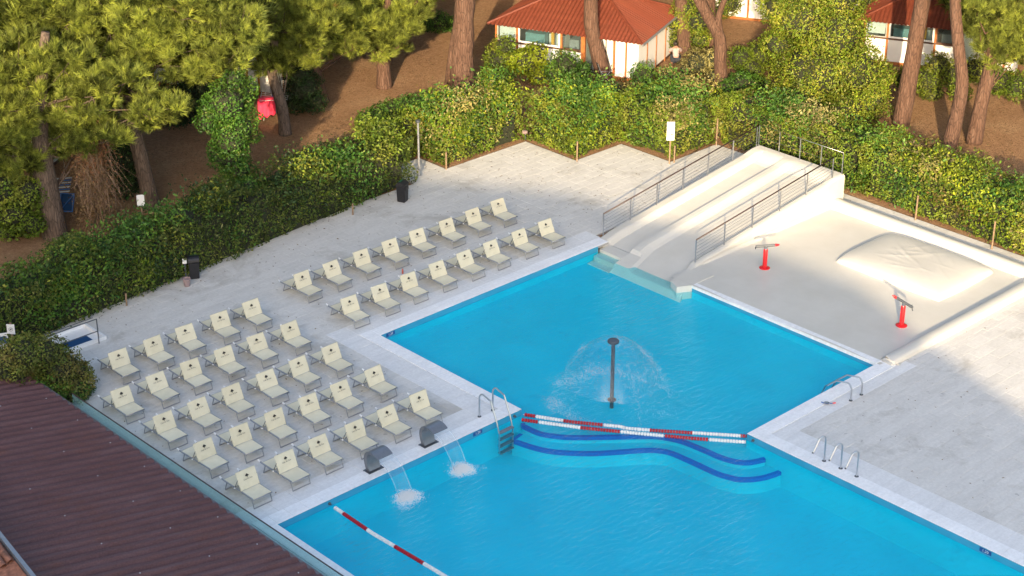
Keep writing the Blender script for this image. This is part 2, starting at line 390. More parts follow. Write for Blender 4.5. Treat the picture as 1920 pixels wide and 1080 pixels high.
def arc(c, u, v, r, a0, a1, n=8):
    c, u, v = Vector(c), Vector(u), Vector(v)
    return [c + (u * math.cos(rad(a0 + (a1 - a0) * i / n)) + v * math.sin(rad(a0 + (a1 - a0) * i / n))) * r for i in range(n + 1)]
def snoise(P, seed, f):
    """smooth pseudo noise in about -1..1 for an (n,3) array"""
    r = np.random.RandomState(seed); out = np.zeros(len(P))
    for k in range(7):
        w = r.normal(size=3) * f * (0.6 + 0.35 * k); out += np.sin(P @ w + r.uniform(0, 6.28)) / (1 + 0.35 * k)
    return out / 2.6

# ------------------------------------------------------------------ foliage helpers
def leaf_quads(P, N, length, width, rng, jit=0.8):
    n = len(P); N = N + rng.normal(size=(n, 3)) * jit; N /= np.linalg.norm(N, axis=1)[:, None] + 1e-9
    T = rng.normal(size=(n, 3)); T -= (T * N).sum(1)[:, None] * N; T /= np.linalg.norm(T, axis=1)[:, None] + 1e-9
    S = np.cross(N, T); L = (length * rng.choice([.55, .8, 1.0, 1.25, 1.7], n, p=[.2, .25, .25, .2, .1]))[:, None]; Wd = (width * rng.uniform(0.7, 1.3, n))[:, None]
    a = P - T * L * 0.5; c = P + T * L * 0.5; b = P + S * Wd * 0.5 - T * L * 0.08 + N * L * 0.12; d = P - S * Wd * 0.5 - T * L * 0.08 + N * L * 0.12
    V = np.stack([a, b, c, d], 1).reshape(-1, 3); F = np.arange(4 * n).reshape(n, 4)
    return V, F
def clump(P, seed, f=3.2, k=4):
    """own tone of each twig of leaves, constant over its leaves"""
    t = 0.48 + 0.24 * snoise(P, seed + 77, f) + 0.14 * snoise(P, seed + 78, f * 2.7); return np.repeat(np.clip(t, 0.18, 0.95), k)
def join(parts):
    V = []; F = []; b = 0
    for v, f in parts: V.append(v); F.append(f + b); b += len(v)
    return np.concatenate(V), np.concatenate(F)
def hedge(label, p0, p1, depth, h, seed, material='leaf_hedge', dens=230, size=0.115, group=None, rough=0.24, extra=()):
    """clipped hedge whose front foot runs p0->p1; it stands to the left of that line"""
    rng = np.random.RandomState(seed); p0 = np.array([*p0, 0.0]); p1 = np.array([*p1, 0.0]); u = p1 - p0; L = np.linalg.norm(u); u /= L
    v = np.array([-u[1], u[0], 0.0]); pts = []; nrm = []
    def face(n, fn, nv):
        a = rng.uniform(size=(n, 2)); pts.append(fn(a)); nrm.append(np.tile(nv, (n, 1)))
    face(int(L * h * dens), lambda a: np.c_[a[:, 0] * L, 0 * a[:, 0], 0.05 + a[:, 1] * h], (0, -1, .25))
    face(int(L * depth * dens), lambda a: np.c_[a[:, 0] * L, a[:, 1] * depth, 0 * a[:, 0] + h], (0, -.1, 1))
    face(int(L * h * dens * .4), lambda a: np.c_[a[:, 0] * L, 0 * a[:, 0] + depth, a[:, 1] * h], (0, 1, .2))
    face(int(depth * h * dens * 1.5), lambda a: np.c_[0 * a[:, 0], a[:, 0] * depth, a[:, 1] * h], (-1, 0, .2))
    face(int(depth * h * dens * .7), lambda a: np.c_[0 * a[:, 0] + L, a[:, 0] * depth, a[:, 1] * h], (1, 0, .2))
    P = np.concatenate(pts); N = np.concatenate(nrm).astype(float); N /= np.linalg.norm(N, axis=1)[:, None]
    d = snoise(P, seed, 1.3) * rough + snoise(P, seed + 1, 4.0) * rough * 0.55 + snoise(P, seed + 3, 8.0) * rough * 0.30
    up = N[:, 2] > 0.7
    d = d + np.where(up, snoise(P * [1, 1, 0], seed + 2, 1.0) * rough * 1.7, -np.clip(0.5 - P[:, 2], 0, 1) * 0.25) - rng.uniform(0, 0.16, len(P))
    P = P + N * d[:, None]; P[:, 2] = np.maximum(P[:, 2], 0.02)
    spr = rng.uniform(size=len(P)) < 0.03
    P[spr & up, 2] += rng.uniform(0.05, 0.4, (spr & up).sum())
    R = np.stack([u, v, [0, 0, 1.0]]); Pw = p0 + P @ R; Nw = N @ R
    root = empty('hedge', (p0 + u * L / 2), label, 'hedge', group)
    V, F = leaf_quads(Pw, Nw, size, size * 0.55, rng)
    raw_mesh('foliage', V, F, material, root, tone=clump(Pw, seed))
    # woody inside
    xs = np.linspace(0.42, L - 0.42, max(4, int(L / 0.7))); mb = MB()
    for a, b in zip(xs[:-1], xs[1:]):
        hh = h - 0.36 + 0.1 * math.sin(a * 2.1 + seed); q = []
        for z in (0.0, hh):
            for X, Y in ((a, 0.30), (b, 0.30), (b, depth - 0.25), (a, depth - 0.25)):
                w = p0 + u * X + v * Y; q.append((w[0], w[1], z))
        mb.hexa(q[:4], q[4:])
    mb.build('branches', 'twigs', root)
    for mname, cnt, seed2, sz in extra:   # shoots of another plant growing through it
        r2 = np.random.RandomState(seed2); VV = []
        for k in range(cnt):
            c = p0 + u * r2.uniform(0.3, L - 0.3) + v * r2.uniform(0, depth * 0.7); c[2] = r2.uniform(h * 0.35, h + 0.32)
            m = int(330 * sz); q = c + r2.normal(size=(m, 3)) * np.array([0.40, 0.40, 0.30]) * sz
            q[:, 2] = np.clip(q[:, 2], 0.1, h + 0.65); off = (q - p0) @ v; q -= np.outer(np.minimum(off, 0) + np.where(off < 0.0, 0.12, 0), v)
            VV.append(leaf_quads(q, np.tile([-.5, -.5, .7], (m, 1)), size * 1.25, size * 0.7, r2))
        V, F = join(VV); raw_mesh('shoots', V, F, mname, root, tone=clump(V[::4], seed2))['kind'] = 'stuff'
    return root
def bush(name, label, cat, lobes, seed, material, dens=230, size=0.12, base=None, group=None, stem=True, core=True):
    """lobes: (x,y,z,rx,ry,rz)"""
    rng = np.random.RandomState(seed); parts = []; mb = MB()
    b0 = base if base is not None else (lobes[0][0], lobes[0][1], 0)
    root = empty(name, b0, label, cat, group)
    for i, (x, y, z, rx, ry, rz) in enumerate(lobes):
        n = int(4 * math.pi * ((rx * ry + rx * rz + ry * rz) / 3) * dens * 0.8)
        D = rng.normal(size=(n, 3)); D /= np.linalg.norm(D, axis=1)[:, None]
        R = 1 + 0.20 * snoise(D * 2, seed + i, 2.2) + 0.13 * snoise(D * 2, seed + 9 + i, 5) + 0.09 * snoise(D * 2, seed + 19 + i, 11) - rng.uniform(0, 0.22, n) + (rng.uniform(size=n) < 0.02) * 0.15
        P = D * R[:, None] * [rx, ry, rz] + [x, y, z]; k = P[:, 2] > 0.03
        parts.append(leaf_quads(P[k], D[k] + [0, 0, .25], size, size * 0.55, rng))
        if core:
            bm = bmesh.new(); bmesh.ops.create_icosphere(bm, subdivisions=2, radius=0.68)
            vs = [(v.co.x * rx + x, v.co.y * ry + y, max(0.0, v.co.z * rz + z)) for v in bm.verts]; bm.verts.index_update()
            mb.add(vs, [[v.index for v in f.verts] for f in bm.faces]); bm.free()
    V, F = join(parts); raw_mesh('foliage', V, F, material, root, tone=clump(V[::4], seed))
    if core: mb.build('branches', 'twigs', root)
    if stem:
        t = MB(); top = max(lobes, key=lambda q: q[2]); t.tube([(b0[0], b0[1], 0), ((b0[0] + top[0]) / 2, (b0[1] + top[1]) / 2, top[2] * .55), (top[0], top[1], top[2])], [0.12, 0.09, 0.05], 7)
        t.build('stem', 'bark_grey', root)
    return root
def tufts(C, A, rng, needles=30, length=0.30, width=0.024):
    n = len(C); A = A / (np.linalg.norm(A, axis=1)[:, None] + 1e-9); tone = np.repeat(np.clip(rng.normal(.48, .20, n), .10, .98), needles * 3)
    size = np.repeat(rng.uniform(.7, 1.25, n), needles)[:, None]; C = np.repeat(C, needles, 0); A = np.repeat(A, needles, 0); m = len(C)
    D = rng.normal(size=(m, 3)); D -= (D * A).sum(1)[:, None] * A; D /= np.linalg.norm(D, axis=1)[:, None] + 1e-9
    k = rng.uniform(0.10, 1.0, m)[:, None]; Q = A * np.cos(k) + D * np.sin(k)
    L = length * size * rng.uniform(0.7, 1.15, m)[:, None]; s = rng.uniform(-0.16, 0.06, m)[:, None]
    B = C + A * s; S = np.cross(Q, rng.normal(size=(m, 3))); S /= np.linalg.norm(S, axis=1)[:, None] + 1e-9
    V = np.stack([B - S * width * .5, B + S * width * .5, B + Q * L], 1).reshape(-1, 3)
    return V, np.arange(3 * m).reshape(m, 3), tone
def crown_cloud(lobes, rng, dens=15, needles=30, length=0.31, width=0.028):
    """boughs: each lobe is a cluster of small rounded sprays with air between them"""
    parts = []; tones = []
    for (x, y, z, r) in lobes:
        ns = max(6, int(9 * r * r * dens / 15)); sp = rng.normal(size=(ns, 3)); sp /= np.linalg.norm(sp, axis=1)[:, None]
        sp = sp * (r * rng.uniform(.35, 1.0, ns) ** .6)[:, None] * [1, 1, .75]
        for q in sp:
            nt_ = rng.randint(9, 17); D = rng.normal(size=(nt_, 3)); D /= np.linalg.norm(D, axis=1)[:, None]; rr = rng.uniform(.22, .40)
            P = D * rr * rng.uniform(.5, 1.0, nt_)[:, None] * [1, 1, .7] + q + [x, y, z]; out = q / (np.linalg.norm(q) + 1e-6)
            A = D * .55 + out * .45 + np.array([0, 0, 0.75]) + rng.normal(size=(nt_, 3)) * 0.15
            v, f, t = tufts(P, A, rng, needles, length, width); parts.append((v, f)); tones.append(np.clip(t + rng.normal(0, .12), .08, .98))
    V, F = join(parts); return V, F, np.concatenate(tones)

# ================================================================== SETTING
PX0, PX1, PX2, PX3 = 26.17, 36.26, 40.5, 47.5      # pool lines in x
PY0, PY1, PY2, PY3 = 12.95, 31.75, 37.95, 45.32    # and in y
WZ = -0.22                                          # water level
def in_pool(x, y): return (PX0 < x < PX2 and PY0 < y < PY2) or (PX1 < x < PX3 and PY1 < y < PY3)

def build_ground():
    xs = [-600, PX0, PX1, PX2, PX3, 49.6, 900]; ys = [-600, PY0, PY1, PY2, 39.9, PY3, 45.98, 900]; mb = MB()
    for i in range(6):
        for j in range(7):
            if 47.5 < (xs[i] + xs[i + 1]) / 2 < 49 and 39.9 < (ys[j] + ys[j + 1]) / 2 < 45.9: continue
            if in_pool((xs[i] + xs[i + 1]) / 2, (ys[j] + ys[j + 1]) / 2): continue
            mb.add([(xs[i], ys[j], -0.09), (xs[i + 1], ys[j], -0.09), (xs[i + 1], ys[j + 1], -0.09), (xs[i], ys[j + 1], -0.09)], [(0, 1, 2, 3)])
    return tag(mb.build('ground', 'forest_floor'), 'brown earth strewn with pine needles under the trees', kind='structure')
build_ground()

# ---- paved deck: bed, slabs, pale border slabs, coping stones
DECK = [(25.0, 34.85, 39.3, 46.7), (23.5, 46.4, 46.7, 55.3), (46.4, 48.5, 46.7, 57.4), (48.5, 53.35, 46.7, 55.62), (53.35, 56.3, 46.7, 52.4),
        (56.3, 59.4, 46.7, 49.4), (48.2, 59.4, 46.15, 46.7), (57.95, 59.0, 22.0, 46.15), (41.9, 57.95, 12.0, 30.7), (57.95, 66.0, 12.0, 22.0), (48.4, 57.95, 30.7, 31.28), (59.0, 66.0, 22.0, 29.0)]
deck = MB()
for i, (x0, x1, y0, y1) in enumerate(DECK): deck.box(x0, x1, y0, y1, -0.085, -0.012)
deck_o = tag(deck.build('pool_deck', 'mortar'), 'pale grey stone paving round the pool', kind='structure')
SX, SY, J = 1.0, 0.5, 0.005
def slab_mesh(w, d, matname, name='paving_slab', t=0.06):
    e = 0.004; mb = MB(); x, y = w / 2, d / 2
    mb.add([(-x, -y, -t), (x, -y, -t), (x, y, -t), (-x, y, -t), (-x, -y, -e), (x, -y, -e), (x, y, -e), (-x, y, -e), (-x + e, -y + e, 0), (x - e, -y + e, 0), (x - e, y - e, 0), (-x + e, y - e, 0)],
           [(0, 1, 5, 4), (1, 2, 6, 5), (2, 3, 7, 6), (3, 0, 4, 7), (4, 5, 9, 8), (5, 6, 10, 9), (6, 7, 11, 10), (7, 4, 8, 11), (8, 9, 10, 11)])
    me = bpy.data.meshes.new(name); me.from_pydata(mb.v, [], mb.f); me.update(); me.materials.append(MATS[matname]); return me
rng0 = random.Random(4)
pieces = []
for (rx0, rx1, ry0, ry1) in DECK:
    for j in range(int(ry0 / SY) - 1, int(ry1 / SY) + 2):
        off = 0.5 * SX if j % 2 else 0.0
        for i in range(int(rx0 / SX) - 2, int(rx1 / SX) + 3):
            x0, x1 = i * SX - off, (i + 1) * SX - off; y0, y1 = j * SY, (j + 1) * SY
            x0, x1, y0, y1 = max(x0, rx0), min(x1, rx1), max(y0, ry0), min(y1, ry1)
            if x1 - x0 > 0.06 and y1 - y0 > 0.06: pieces.append(((x0 + x1) / 2, (y0 + y1) / 2, x1 - x0 - J, y1 - y0 - J))
def pix(x, y, z=0.0):
    d = np.array([x, y, z]) - CAM; w = d @ _f; return 960 + FPX * (d @ _r) / w, 540 - FPX * (d @ _u) / w
def seen(p):
    a, b = pix(p[0], p[1]); return -20 < a < 1940 and -20 < b < 1100
pieces.sort(key=lambda p: (not seen(p), p[0] ** 2 + p[1] ** 2))
meshes = {}
rest = MB()
for n, (x, y, w, d) in enumerate(pieces):
    z = rng0.uniform(-0.0015, 0.0015)
    if n < 300:
        key = (round(w, 3), round(d, 3))
        if key not in meshes: meshes[key] = slab_mesh(w, d, 'paving')
        o = link(bpy.data.objects.new('paving_slab', meshes[key])); o.parent = deck_o; o.location = (x, y, z)
    else:
        e = 0.004; a, b = w / 2, d / 2
        rest.add([(x - a, y - b, -.05), (x + a, y - b, -.05), (x + a, y + b, -.05), (x - a, y + b, -.05), (x - a, y - b, z - e), (x + a, y - b, z - e), (x + a, y + b, z - e), (x - a, y + b, z - e), (x - a + e, y - b + e, z), (x + a - e, y - b + e, z), (x + a - e, y + b - e, z), (x - a + e, y + b - e, z)],
                 [(0, 1, 5, 4), (1, 2, 6, 5), (2, 3, 7, 6), (3, 0, 4, 7), (4, 5, 9, 8), (5, 6, 10, 9), (6, 7, 11, 10), (7, 4, 8, 11), (8, 9, 10, 11)])
tag(rest.build('far_paving_slabs', 'paving', deck_o), kind='stuff')
def stone_row(x0, x1, y0, y1, matname, name, parent, z=0.0, piece=1.0):
    along_x = (x1 - x0) > (y1 - y0); L = (x1 - x0) if along_x else (y1 - y0); n = max(1, round(L / piece)); s = L / n
    w, d = (s - J, y1 - y0 - J) if along_x else (x1 - x0 - J, s - J); key = (round(w, 3), round(d, 3), name)
    if key not in meshes: meshes[key] = slab_mesh(w, d, matname, name, 0.07)
    for k in range(n):
        c = (x0 + s * (k + .5), (y0 + y1) / 2) if along_x else ((x0 + x1) / 2, y0 + s * (k + .5))
        if not seen(c): continue
        o = link(bpy.data.objects.new(name, meshes[key])); o.parent = parent; o.location = (c[0], c[1], z)
border = MB(); coping = MB()
PALE = [(25.0, 25.62, 12.0, 38.5), (25.0, 35.71, 38.5, 39.3), (34.85, 35.71, 39.3, 46.7), (35.71, 48.2, 45.87, 46.7), (41.05, 48.4, 30.7, 31.2), (41.05, 41.9, 12.0, 30.7)]
WHITE = [(25.62, 36.26, 37.95, 38.5), (35.71, 36.26, 38.5, 45.87), (36.26, 48.1, 45.32, 45.87), (40.5, 47.9, 31.2, 31.75), (40.5, 41.05, 12.0, 31.2), (25.62, 26.17, 12.0, 37.95)]
for r in PALE: border.box(*r, -0.085, -0.01)
for r in WHITE: coping.box(*r, -0.085, 0.0)
border_o = tag(border.build('border_paving', 'mortar'), 'light grey border slabs beside the pool coping', kind='structure')
coping_o = tag(coping.build('pool_coping', 'mortar'), 'white coping stones round the pool edge', kind='structure')
for r in PALE: stone_row(*r, 'paving_pale', 'border_slab', border_o, 0.002, 0.8)
for r in WHITE: stone_row(*r, 'coping_white', 'coping_stone', coping_o, 0.018, 0.6)

# ---- pool basin
pool = MB(); band = MB()
def wall(x0, y0, x1, y1):
    dx, dy = x1 - x0, y1 - y0; l = math.hypot(dx, dy); ox, oy = dy / l * .004, -dx / l * .004; x0 += ox; x1 += ox; y0 += oy; y1 += oy
    pool.add([(x0, y0, -1.7), (x1, y1, -1.7), (x1, y1, WZ - 0.02), (x0, y0, WZ - 0.02)], [(0, 1, 2, 3)])
    band.add([(x0, y0, WZ - 0.02), (x1, y1, WZ - 0.02), (x1, y1, -0.003), (x0, y0, -0.003)], [(0, 1, 2, 3)])
LOOP = [(PX0, PY2), (PX1, PY2), (PX1, PY3), (PX3, PY3), (PX3, PY1), (PX2, PY1), (PX2, PY0), (PX0, PY0)]
for a, b in zip(LOOP, LOOP[1:] + LOOP[:1]): wall(*((PX3, 40.32) if a == (PX3, PY3) else a), *b)
pool.add([(PX0, PY0, -1.35), (PX2, PY0, -1.35), (PX2, PY2, -1.35), (PX0, PY2, -1.35)], [(0, 1, 2, 3)])
L1 = [(975, 795), (1010, 811), (1045, 817), (1080, 819), (1150, 818), (1220, 817), (1250, 820), (1280, 827), (1320, 843), (1350, 856), (1378, 864), (1405, 866), (1435, 860)]
L2 = [(955, 823), (1000, 838), (1040, 846), (1100, 849), (1150, 847), (1210, 843), (1250, 846), (1290, 862), (1340, 885), (1365, 893), (1390, 898), (1430, 895), (1465, 884)]
def smooth_line(pts, n=6):
    out = []
    for i in range(len(pts) - 1):
        p = [np.array(pts[max(0, min(len(pts) - 1, i + k))]) for k in (-1, 0, 1, 2)]
        for t in np.linspace(0, 1, n, endpoint=False):
            out.append(0.5 * ((2 * p[1]) + (-p[0] + p[2]) * t + (2 * p[0] - 5 * p[1] + 4 * p[2] - p[3]) * t * t + (-p[0] + 3 * p[1] - 3 * p[2] + p[3]) * t ** 3))
    out.append(np.array(pts[-1])); return out
step_bands = []
for Lp, z in ((L2, -0.78), (L1, -0.52)):
    w = smooth_line([at(*q, z)[:2] for q in Lp]); w[0] = np.array([PX1 - (0.2 if z < -.6 else 0), w[0][1]])
    w = [np.array([min(max(q[0], PX0 + .1), PX2 - 0.004), q[1]]) for q in w]
    poly = [tuple(q) for q in w] + [(PX2, w[-1][1] + 0.1), (PX2, PY1), (PX3, PY1), (PX3, PY3), (PX1, PY3), (PX1, PY2)]
    if z < -.6: poly.append((w[0][0], PY2))
    pool.prism(poly, -1.5, z); step_bands.append((w, z))
pool_o = tag(pool.build('pool_basin', 'pool_liner'), 'turquoise lined swimming pool basin', kind='structure')
band.build('waterline_band', 'pool_band', pool_o)
for w, z in step_bands:
    mb = MB(); n = len(w); vs = []
    for i, q in enumerate(w):
        t = w[min(i + 1, n - 1)] - w[max(i - 1, 0)]; t = t / (np.linalg.norm(t) + 1e-9); nn = np.array([-t[1], t[0]])
        vs += [(q[0] - nn[0] * .03, q[1] - nn[1] * .03, z - .12), (q[0] - nn[0] * .03, q[1] - nn[1] * .03, z + .006), (q[0] + nn[0] * .11, q[1] + nn[1] * .11, z + .006)]
    mb.add(vs, [(3 * i + k, 3 * i + 3 + k, 3 * i + 4 + k, 3 * i + 1 + k) for i in range(n - 1) for k in (0, 1)])
    mb.build('step_edge', 'step_blue', pool_o)
for (px, py, horiz) in ((727, 623.5, True), (894, 811, True), (1847, 1034, False)):      # depth plates on the band
    p = at(px, py, -0.09); mb = MB(); tx = MB()
    if horiz:
        Y = PY3 if px < 800 else PY2
        mb.box(p[0] - .18, p[0] + .22, Y - .012, Y - .002, -.17, -.03); o = mb.build('depth_plate', 'marker_blue', pool_o)
        text_obj('numerals', '1,20', 0.13, Matrix.Translation((p[0] + .02, Y - .015, -.10)) @ Matrix.Rotation(math.pi / 2, 4, 'X'), 'white_plastic', o)
    else:
        mb.box(PX2 - .012, PX2 - .002, p[1] - .2, p[1] + .2, -.17, -.03); o = mb.build('depth_plate', 'marker_blue', pool_o)
        text_obj('numerals', '1,20', 0.13, Matrix.Translation((PX2 - .015, p[1], -.10)) @ Matrix.Rotation(-math.pi / 2, 4, 'Z') @ Matrix.Rotation(math.pi / 2, 4, 'X'), 'white_plastic', o)
for px, py in ((955, 543), (1460, 878), (676, 942), (1440, 872)):                       # wall inlets
    pass
wat = MB()
wat.add([(PX0, PY0, WZ), (PX2, PY0, WZ), (PX2, PY1, WZ), (PX2, PY2, WZ), (PX1, PY2, WZ), (PX0, PY2, WZ)], [(0, 1, 2, 3, 4, 5)])
wat.add([(PX1, PY2, WZ), (PX2, PY2, WZ), (PX2, PY1, WZ), (PX3, PY1, WZ), (PX3, PY3, WZ), (PX1, PY3, WZ)], [(0, 1, 2, 3, 4, 5)])
tag(wat.build('pool_water', 'water'), 'clear turquoise pool water with fine ripples', kind='structure')

# ================================================================== SLIDE AND SPLASH PAD
def build_slide():
    root = empty('water_slide', (53, 43.7, 0), 'wide cream water slide with two lanes running down into the pool', 'slide')
    ys = sorted(set([41.35, 41.38, 41.46, 41.62, 41.70, 41.76, 41.84, 41.72, 41.78, 43.6, 43.68, 43.74, 43.84, 43.94, 44.0, 44.06, 44.22, 44.26, 44.285, 44.30, 44.36, 45.36, 45.40, 45.46, 45.52, 45.60, 45.92, 45.98, 46.0] + list(np.linspace(41.9, 43.5, 10)) + list(np.linspace(44.4, 45.38, 8))))
    xs = sorted(set(list(np.linspace(48.0, 57.2, 60)) + list(np.linspace(57.2, 58.15, 14)) + list(np.linspace(46.55, 48.0, 22)) + [47.6, 47.605, 47.2, 47.205, 46.8, 46.805]))
    def prof(y):
        P = [(41.35, -.06), (41.40, -.01), (41.5, 0), (41.62, 0), (41.72, -.04), (41.78, -.16), (43.6, -.15), (43.74, -.10), (43.94, -.01), (44.06, 0.0), (44.26, 0.0), (44.285, -.03), (44.30, -.23), (45.36, -.22), (45.50, -.05), (45.58, 0), (45.92, 0), (46.0, -.06)]
        return float(np.interp(y, [a for a, _ in P], [b for _, b in P]))
    def h(x, y):
        zs = 0.129 * (min(x, 58.0) - 48.2); z = zs + prof(y)
        if x > 57.0:
            k = min(1, (x - 57.0) / 0.9); k = k * k * (3 - 2 * k); z = z * (1 - k) + (1.285 + min(0, prof(y) if (y < 41.4 or y > 45.9) else 0)) * k
        if x < 48.2:
            if y < 44.29:
                lane = (-0.10 - (48.2 - x) * 0.12) if x > 47.2 else (-0.22 - (47.2 - x) * 0.95)
                z = min(z, lane) if y > 41.8 else min(z, lane + 0.06 * max(0, (x - 47.0)))
            elif y < 45.5:
                z = -0.16 if x > 47.6 else (-0.30 if x > 47.2 else (-0.48 if x > 46.8 else -0.66))
            else:
                z = min(z, 0.02) if x > 47.9 else z - (47.9 - x) * 3
        return max(z, -1.2)
    def sh(x, y):
        w = float(np.interp(y, [41.35, 43.2, 44.3], [1, .75, 0.25])); return y - 0.48 * max(0, 48.9 - x) * w
    V = [(x, sh(x, y), h(x, y)) for x in xs for y in ys]; ny = len(ys)
    F = [(i * ny + j, (i + 1) * ny + j, (i + 1) * ny + j + 1, i * ny + j + 1) for i in range(len(xs) - 1) for j in range(ny - 1)]
    mb = MB(); mb.add(V, F)
    def skirt(idx, dx, dy, zb):
        vs = []
        for i in idx: x, y, z = V[i]; vs += [(x, y, z), (x + dx * .35, y + dy * .35, max(zb, z - .05) if z > zb else z - .01), (x + dx, y + dy, zb if z > zb else z - 1)]
        mb.add(vs, [(3 * k + q, 3 * k + 3 + q, 3 * k + 4 + q, 3 * k + 1 + q) for k in range(len(idx) - 1) for q in (0, 1)])
    nx = len(xs)
    skirt([i * ny for i in range(nx)], 0, -.03, -.05); skirt([i * ny + ny - 1 for i in range(nx)], 0, .02, -.08)
    skirt([(nx - 1) * ny + j for j in range(ny)], .02, 0, -.08); skirt(list(range(ny)), -.02, 0, -1.4)
    mb.prism([(47.47, 40.33), (46.95, 40.62), (47.2, 41.15), (48.75, 41.48), (48.75, 40.33)], -1.2, 0.035)
    body = mb.build('slide_body', 'white_resin', root)
    # fillet where the right wall meets the pad
    fl = MB(); vs = []
    for x in np.linspace(49.2, 57.35, 20):
        zs = 0.129 * (x - 48.2); r = min(.16, zs * .5)
        for t in np.linspace(0, 1, 6): vs.append((x, 41.33 - r * (1 - math.cos(t * math.pi / 2)) if False else 41.31 - r * t, 0.004 + r * (1 - math.sin(math.acos(1 - t)))))
    fl.add(vs, [(6 * i + k, 6 * i + 6 + k, 6 * i + 7 + k, 6 * i + 1 + k) for i in range(19) for k in range(5)])
    fl.build('wall_fillet', 'white_resin', root, smooth=True)
    mb = MB()        # bluish glass-green water tray at the top of the wide lane
    return root
slide = build_slide()
def railing(label, pts, n_posts, hgt, wires, thick_top=0.028, top_mat='rail_bronze', cap=True):
    root = empty('railing', pts[0], label, 'railing', 'railings of the water slide'); pts = [Vector(p) for p in pts]
    seg = [(b - a).length for a, b in zip(pts, pts[1:])]; tot = sum(seg)
    def along(s):
        for a, b, l in zip(pts, pts[1:], seg):
            if s <= l + 1e-6: return a.lerp(b, s / l)
            s -= l
        return pts[-1]
    up = Vector((0, 0, 1))
    for k in range(n_posts):
        p = along(tot * k / (n_posts - 1)); mb = MB(); mb.box(p.x - .018, p.x + .018, p.y - .018, p.y + .018, p.z - .05, p.z + hgt); mb.build('post', 'steel', root)
    mb = MB(); mb.tube([p + up * (hgt + .02) for p in pts], thick_top, 8); mb.build('top_rail', top_mat, root, smooth=True)
    for w in range(wires):
        mb = MB(); z = hgt * (w + 0.7) / (wires + 0.6); mb.tube([p + up * z for p in pts], 0.006, 5, False); mb.build('wire', 'dull_steel', root)
    return root
zs = lambda x: 0.129 * (x - 48.2)
railing('long dark-topped wire railing along the left side of the water slide', [(48.35, 45.86, zs(48.35)), (57.9, 45.9, 1.27)], 7, 0.95, 6)
railing('dark-topped wire railing along the right side of the slide above the splash pad', [(49.0, 41.5, zs(49.0)), (57.5, 41.5, zs(57.5))], 6, 0.95, 6)
railing('thin bright railing across the top end of the water slide', [(58.05, 45.9, 1.28), (58.05, 41.42, 1.28)], 5, 0.95, 1, 0.009, 'steel')

def build_pad():
    root = empty('splash_pad', (52, 36.5, 0), 'shallow cream splash pad with low rounded kerbs beside the slide', 'splash pad')
    mb = MB(); nx, ny = 40, 40; vs = []
    for i in range(nx + 1):
        for j in range(ny + 1):
            x = PX3 - .02 + (57.5 - PX3) * i / nx; y = 31.6 + (41.45 - 31.6) * j / ny
            e = min(1, (x - PX3) / .25); vs.append((x, y, 0.015 + (0.02 * (1 - e) if e < 1 else 0) + 0.006 * math.sin(x * 1.7 + y)))
    mb.add(vs, [(i * (ny + 1) + j, (i + 1) * (ny + 1) + j, (i + 1) * (ny + 1) + j + 1, i * (ny + 1) + j + 1) for i in range(nx) for j in range(ny)])
    mb.build('floor', 'white_resin', root, smooth=True)
    mb = MB(); mb.box(PX3 - .03, PX3 + .28, 31.72, 40.35, -.09, .034); mb.build('pool_edge', 'coping_white', root, bevel=.012)
    # rounded kerb: swept profile along the right side, then the back
    path = [(47.75, 31.52), (47.9, 31.50), (48.3, 31.48), (52, 31.44), (56.6, 31.44), (57.1, 31.5), (57.45, 31.75), (57.6, 32.2), (57.62, 36), (57.62, 41.35)]
    hts = [.03, .12, .22, .24, .26, .28, .30, .32, .33, .34]
    P = smooth_line(path, 6); H = np.interp(np.linspace(0, 1, len(P)), np.linspace(0, 1, len(hts)), hts)
    prof = [(-.26, -.1), (-.26, .35), (-.235, .8), (-.17, .98), (0, 1.0), (.17, .98), (.235, .8), (.28, .35), (.42, .04)]
    vs = []
    for i, q in enumerate(P):
        t = P[min(i + 1, len(P) - 1)] - P[max(i - 1, 0)]; t = t / np.linalg.norm(t); nn = np.array([-t[1], t[0]])
        for a, b in prof: vs.append((q[0] + nn[0] * a, q[1] + nn[1] * a, max(-.05, b * H[i]) if b > 0 else -.06))
    m = len(prof); mb = MB(); mb.add(vs, [(i * m + k, (i + 1) * m + k, (i + 1) * m + k + 1, i * m + k + 1) for i in range(len(P) - 1) for k in range(m - 1)] + [tuple(range(m))])
    mb.build('kerb', 'white_resin', root, smooth=True)
    mb = MB(); g = at(1675, 677); mb.box(g[0] - .25, g[0] + .2, g[1] - .12, g[1] + .12, 0.0, .012); mb.build('drain_grate', 'mortar', root)
    return root
build_pad()
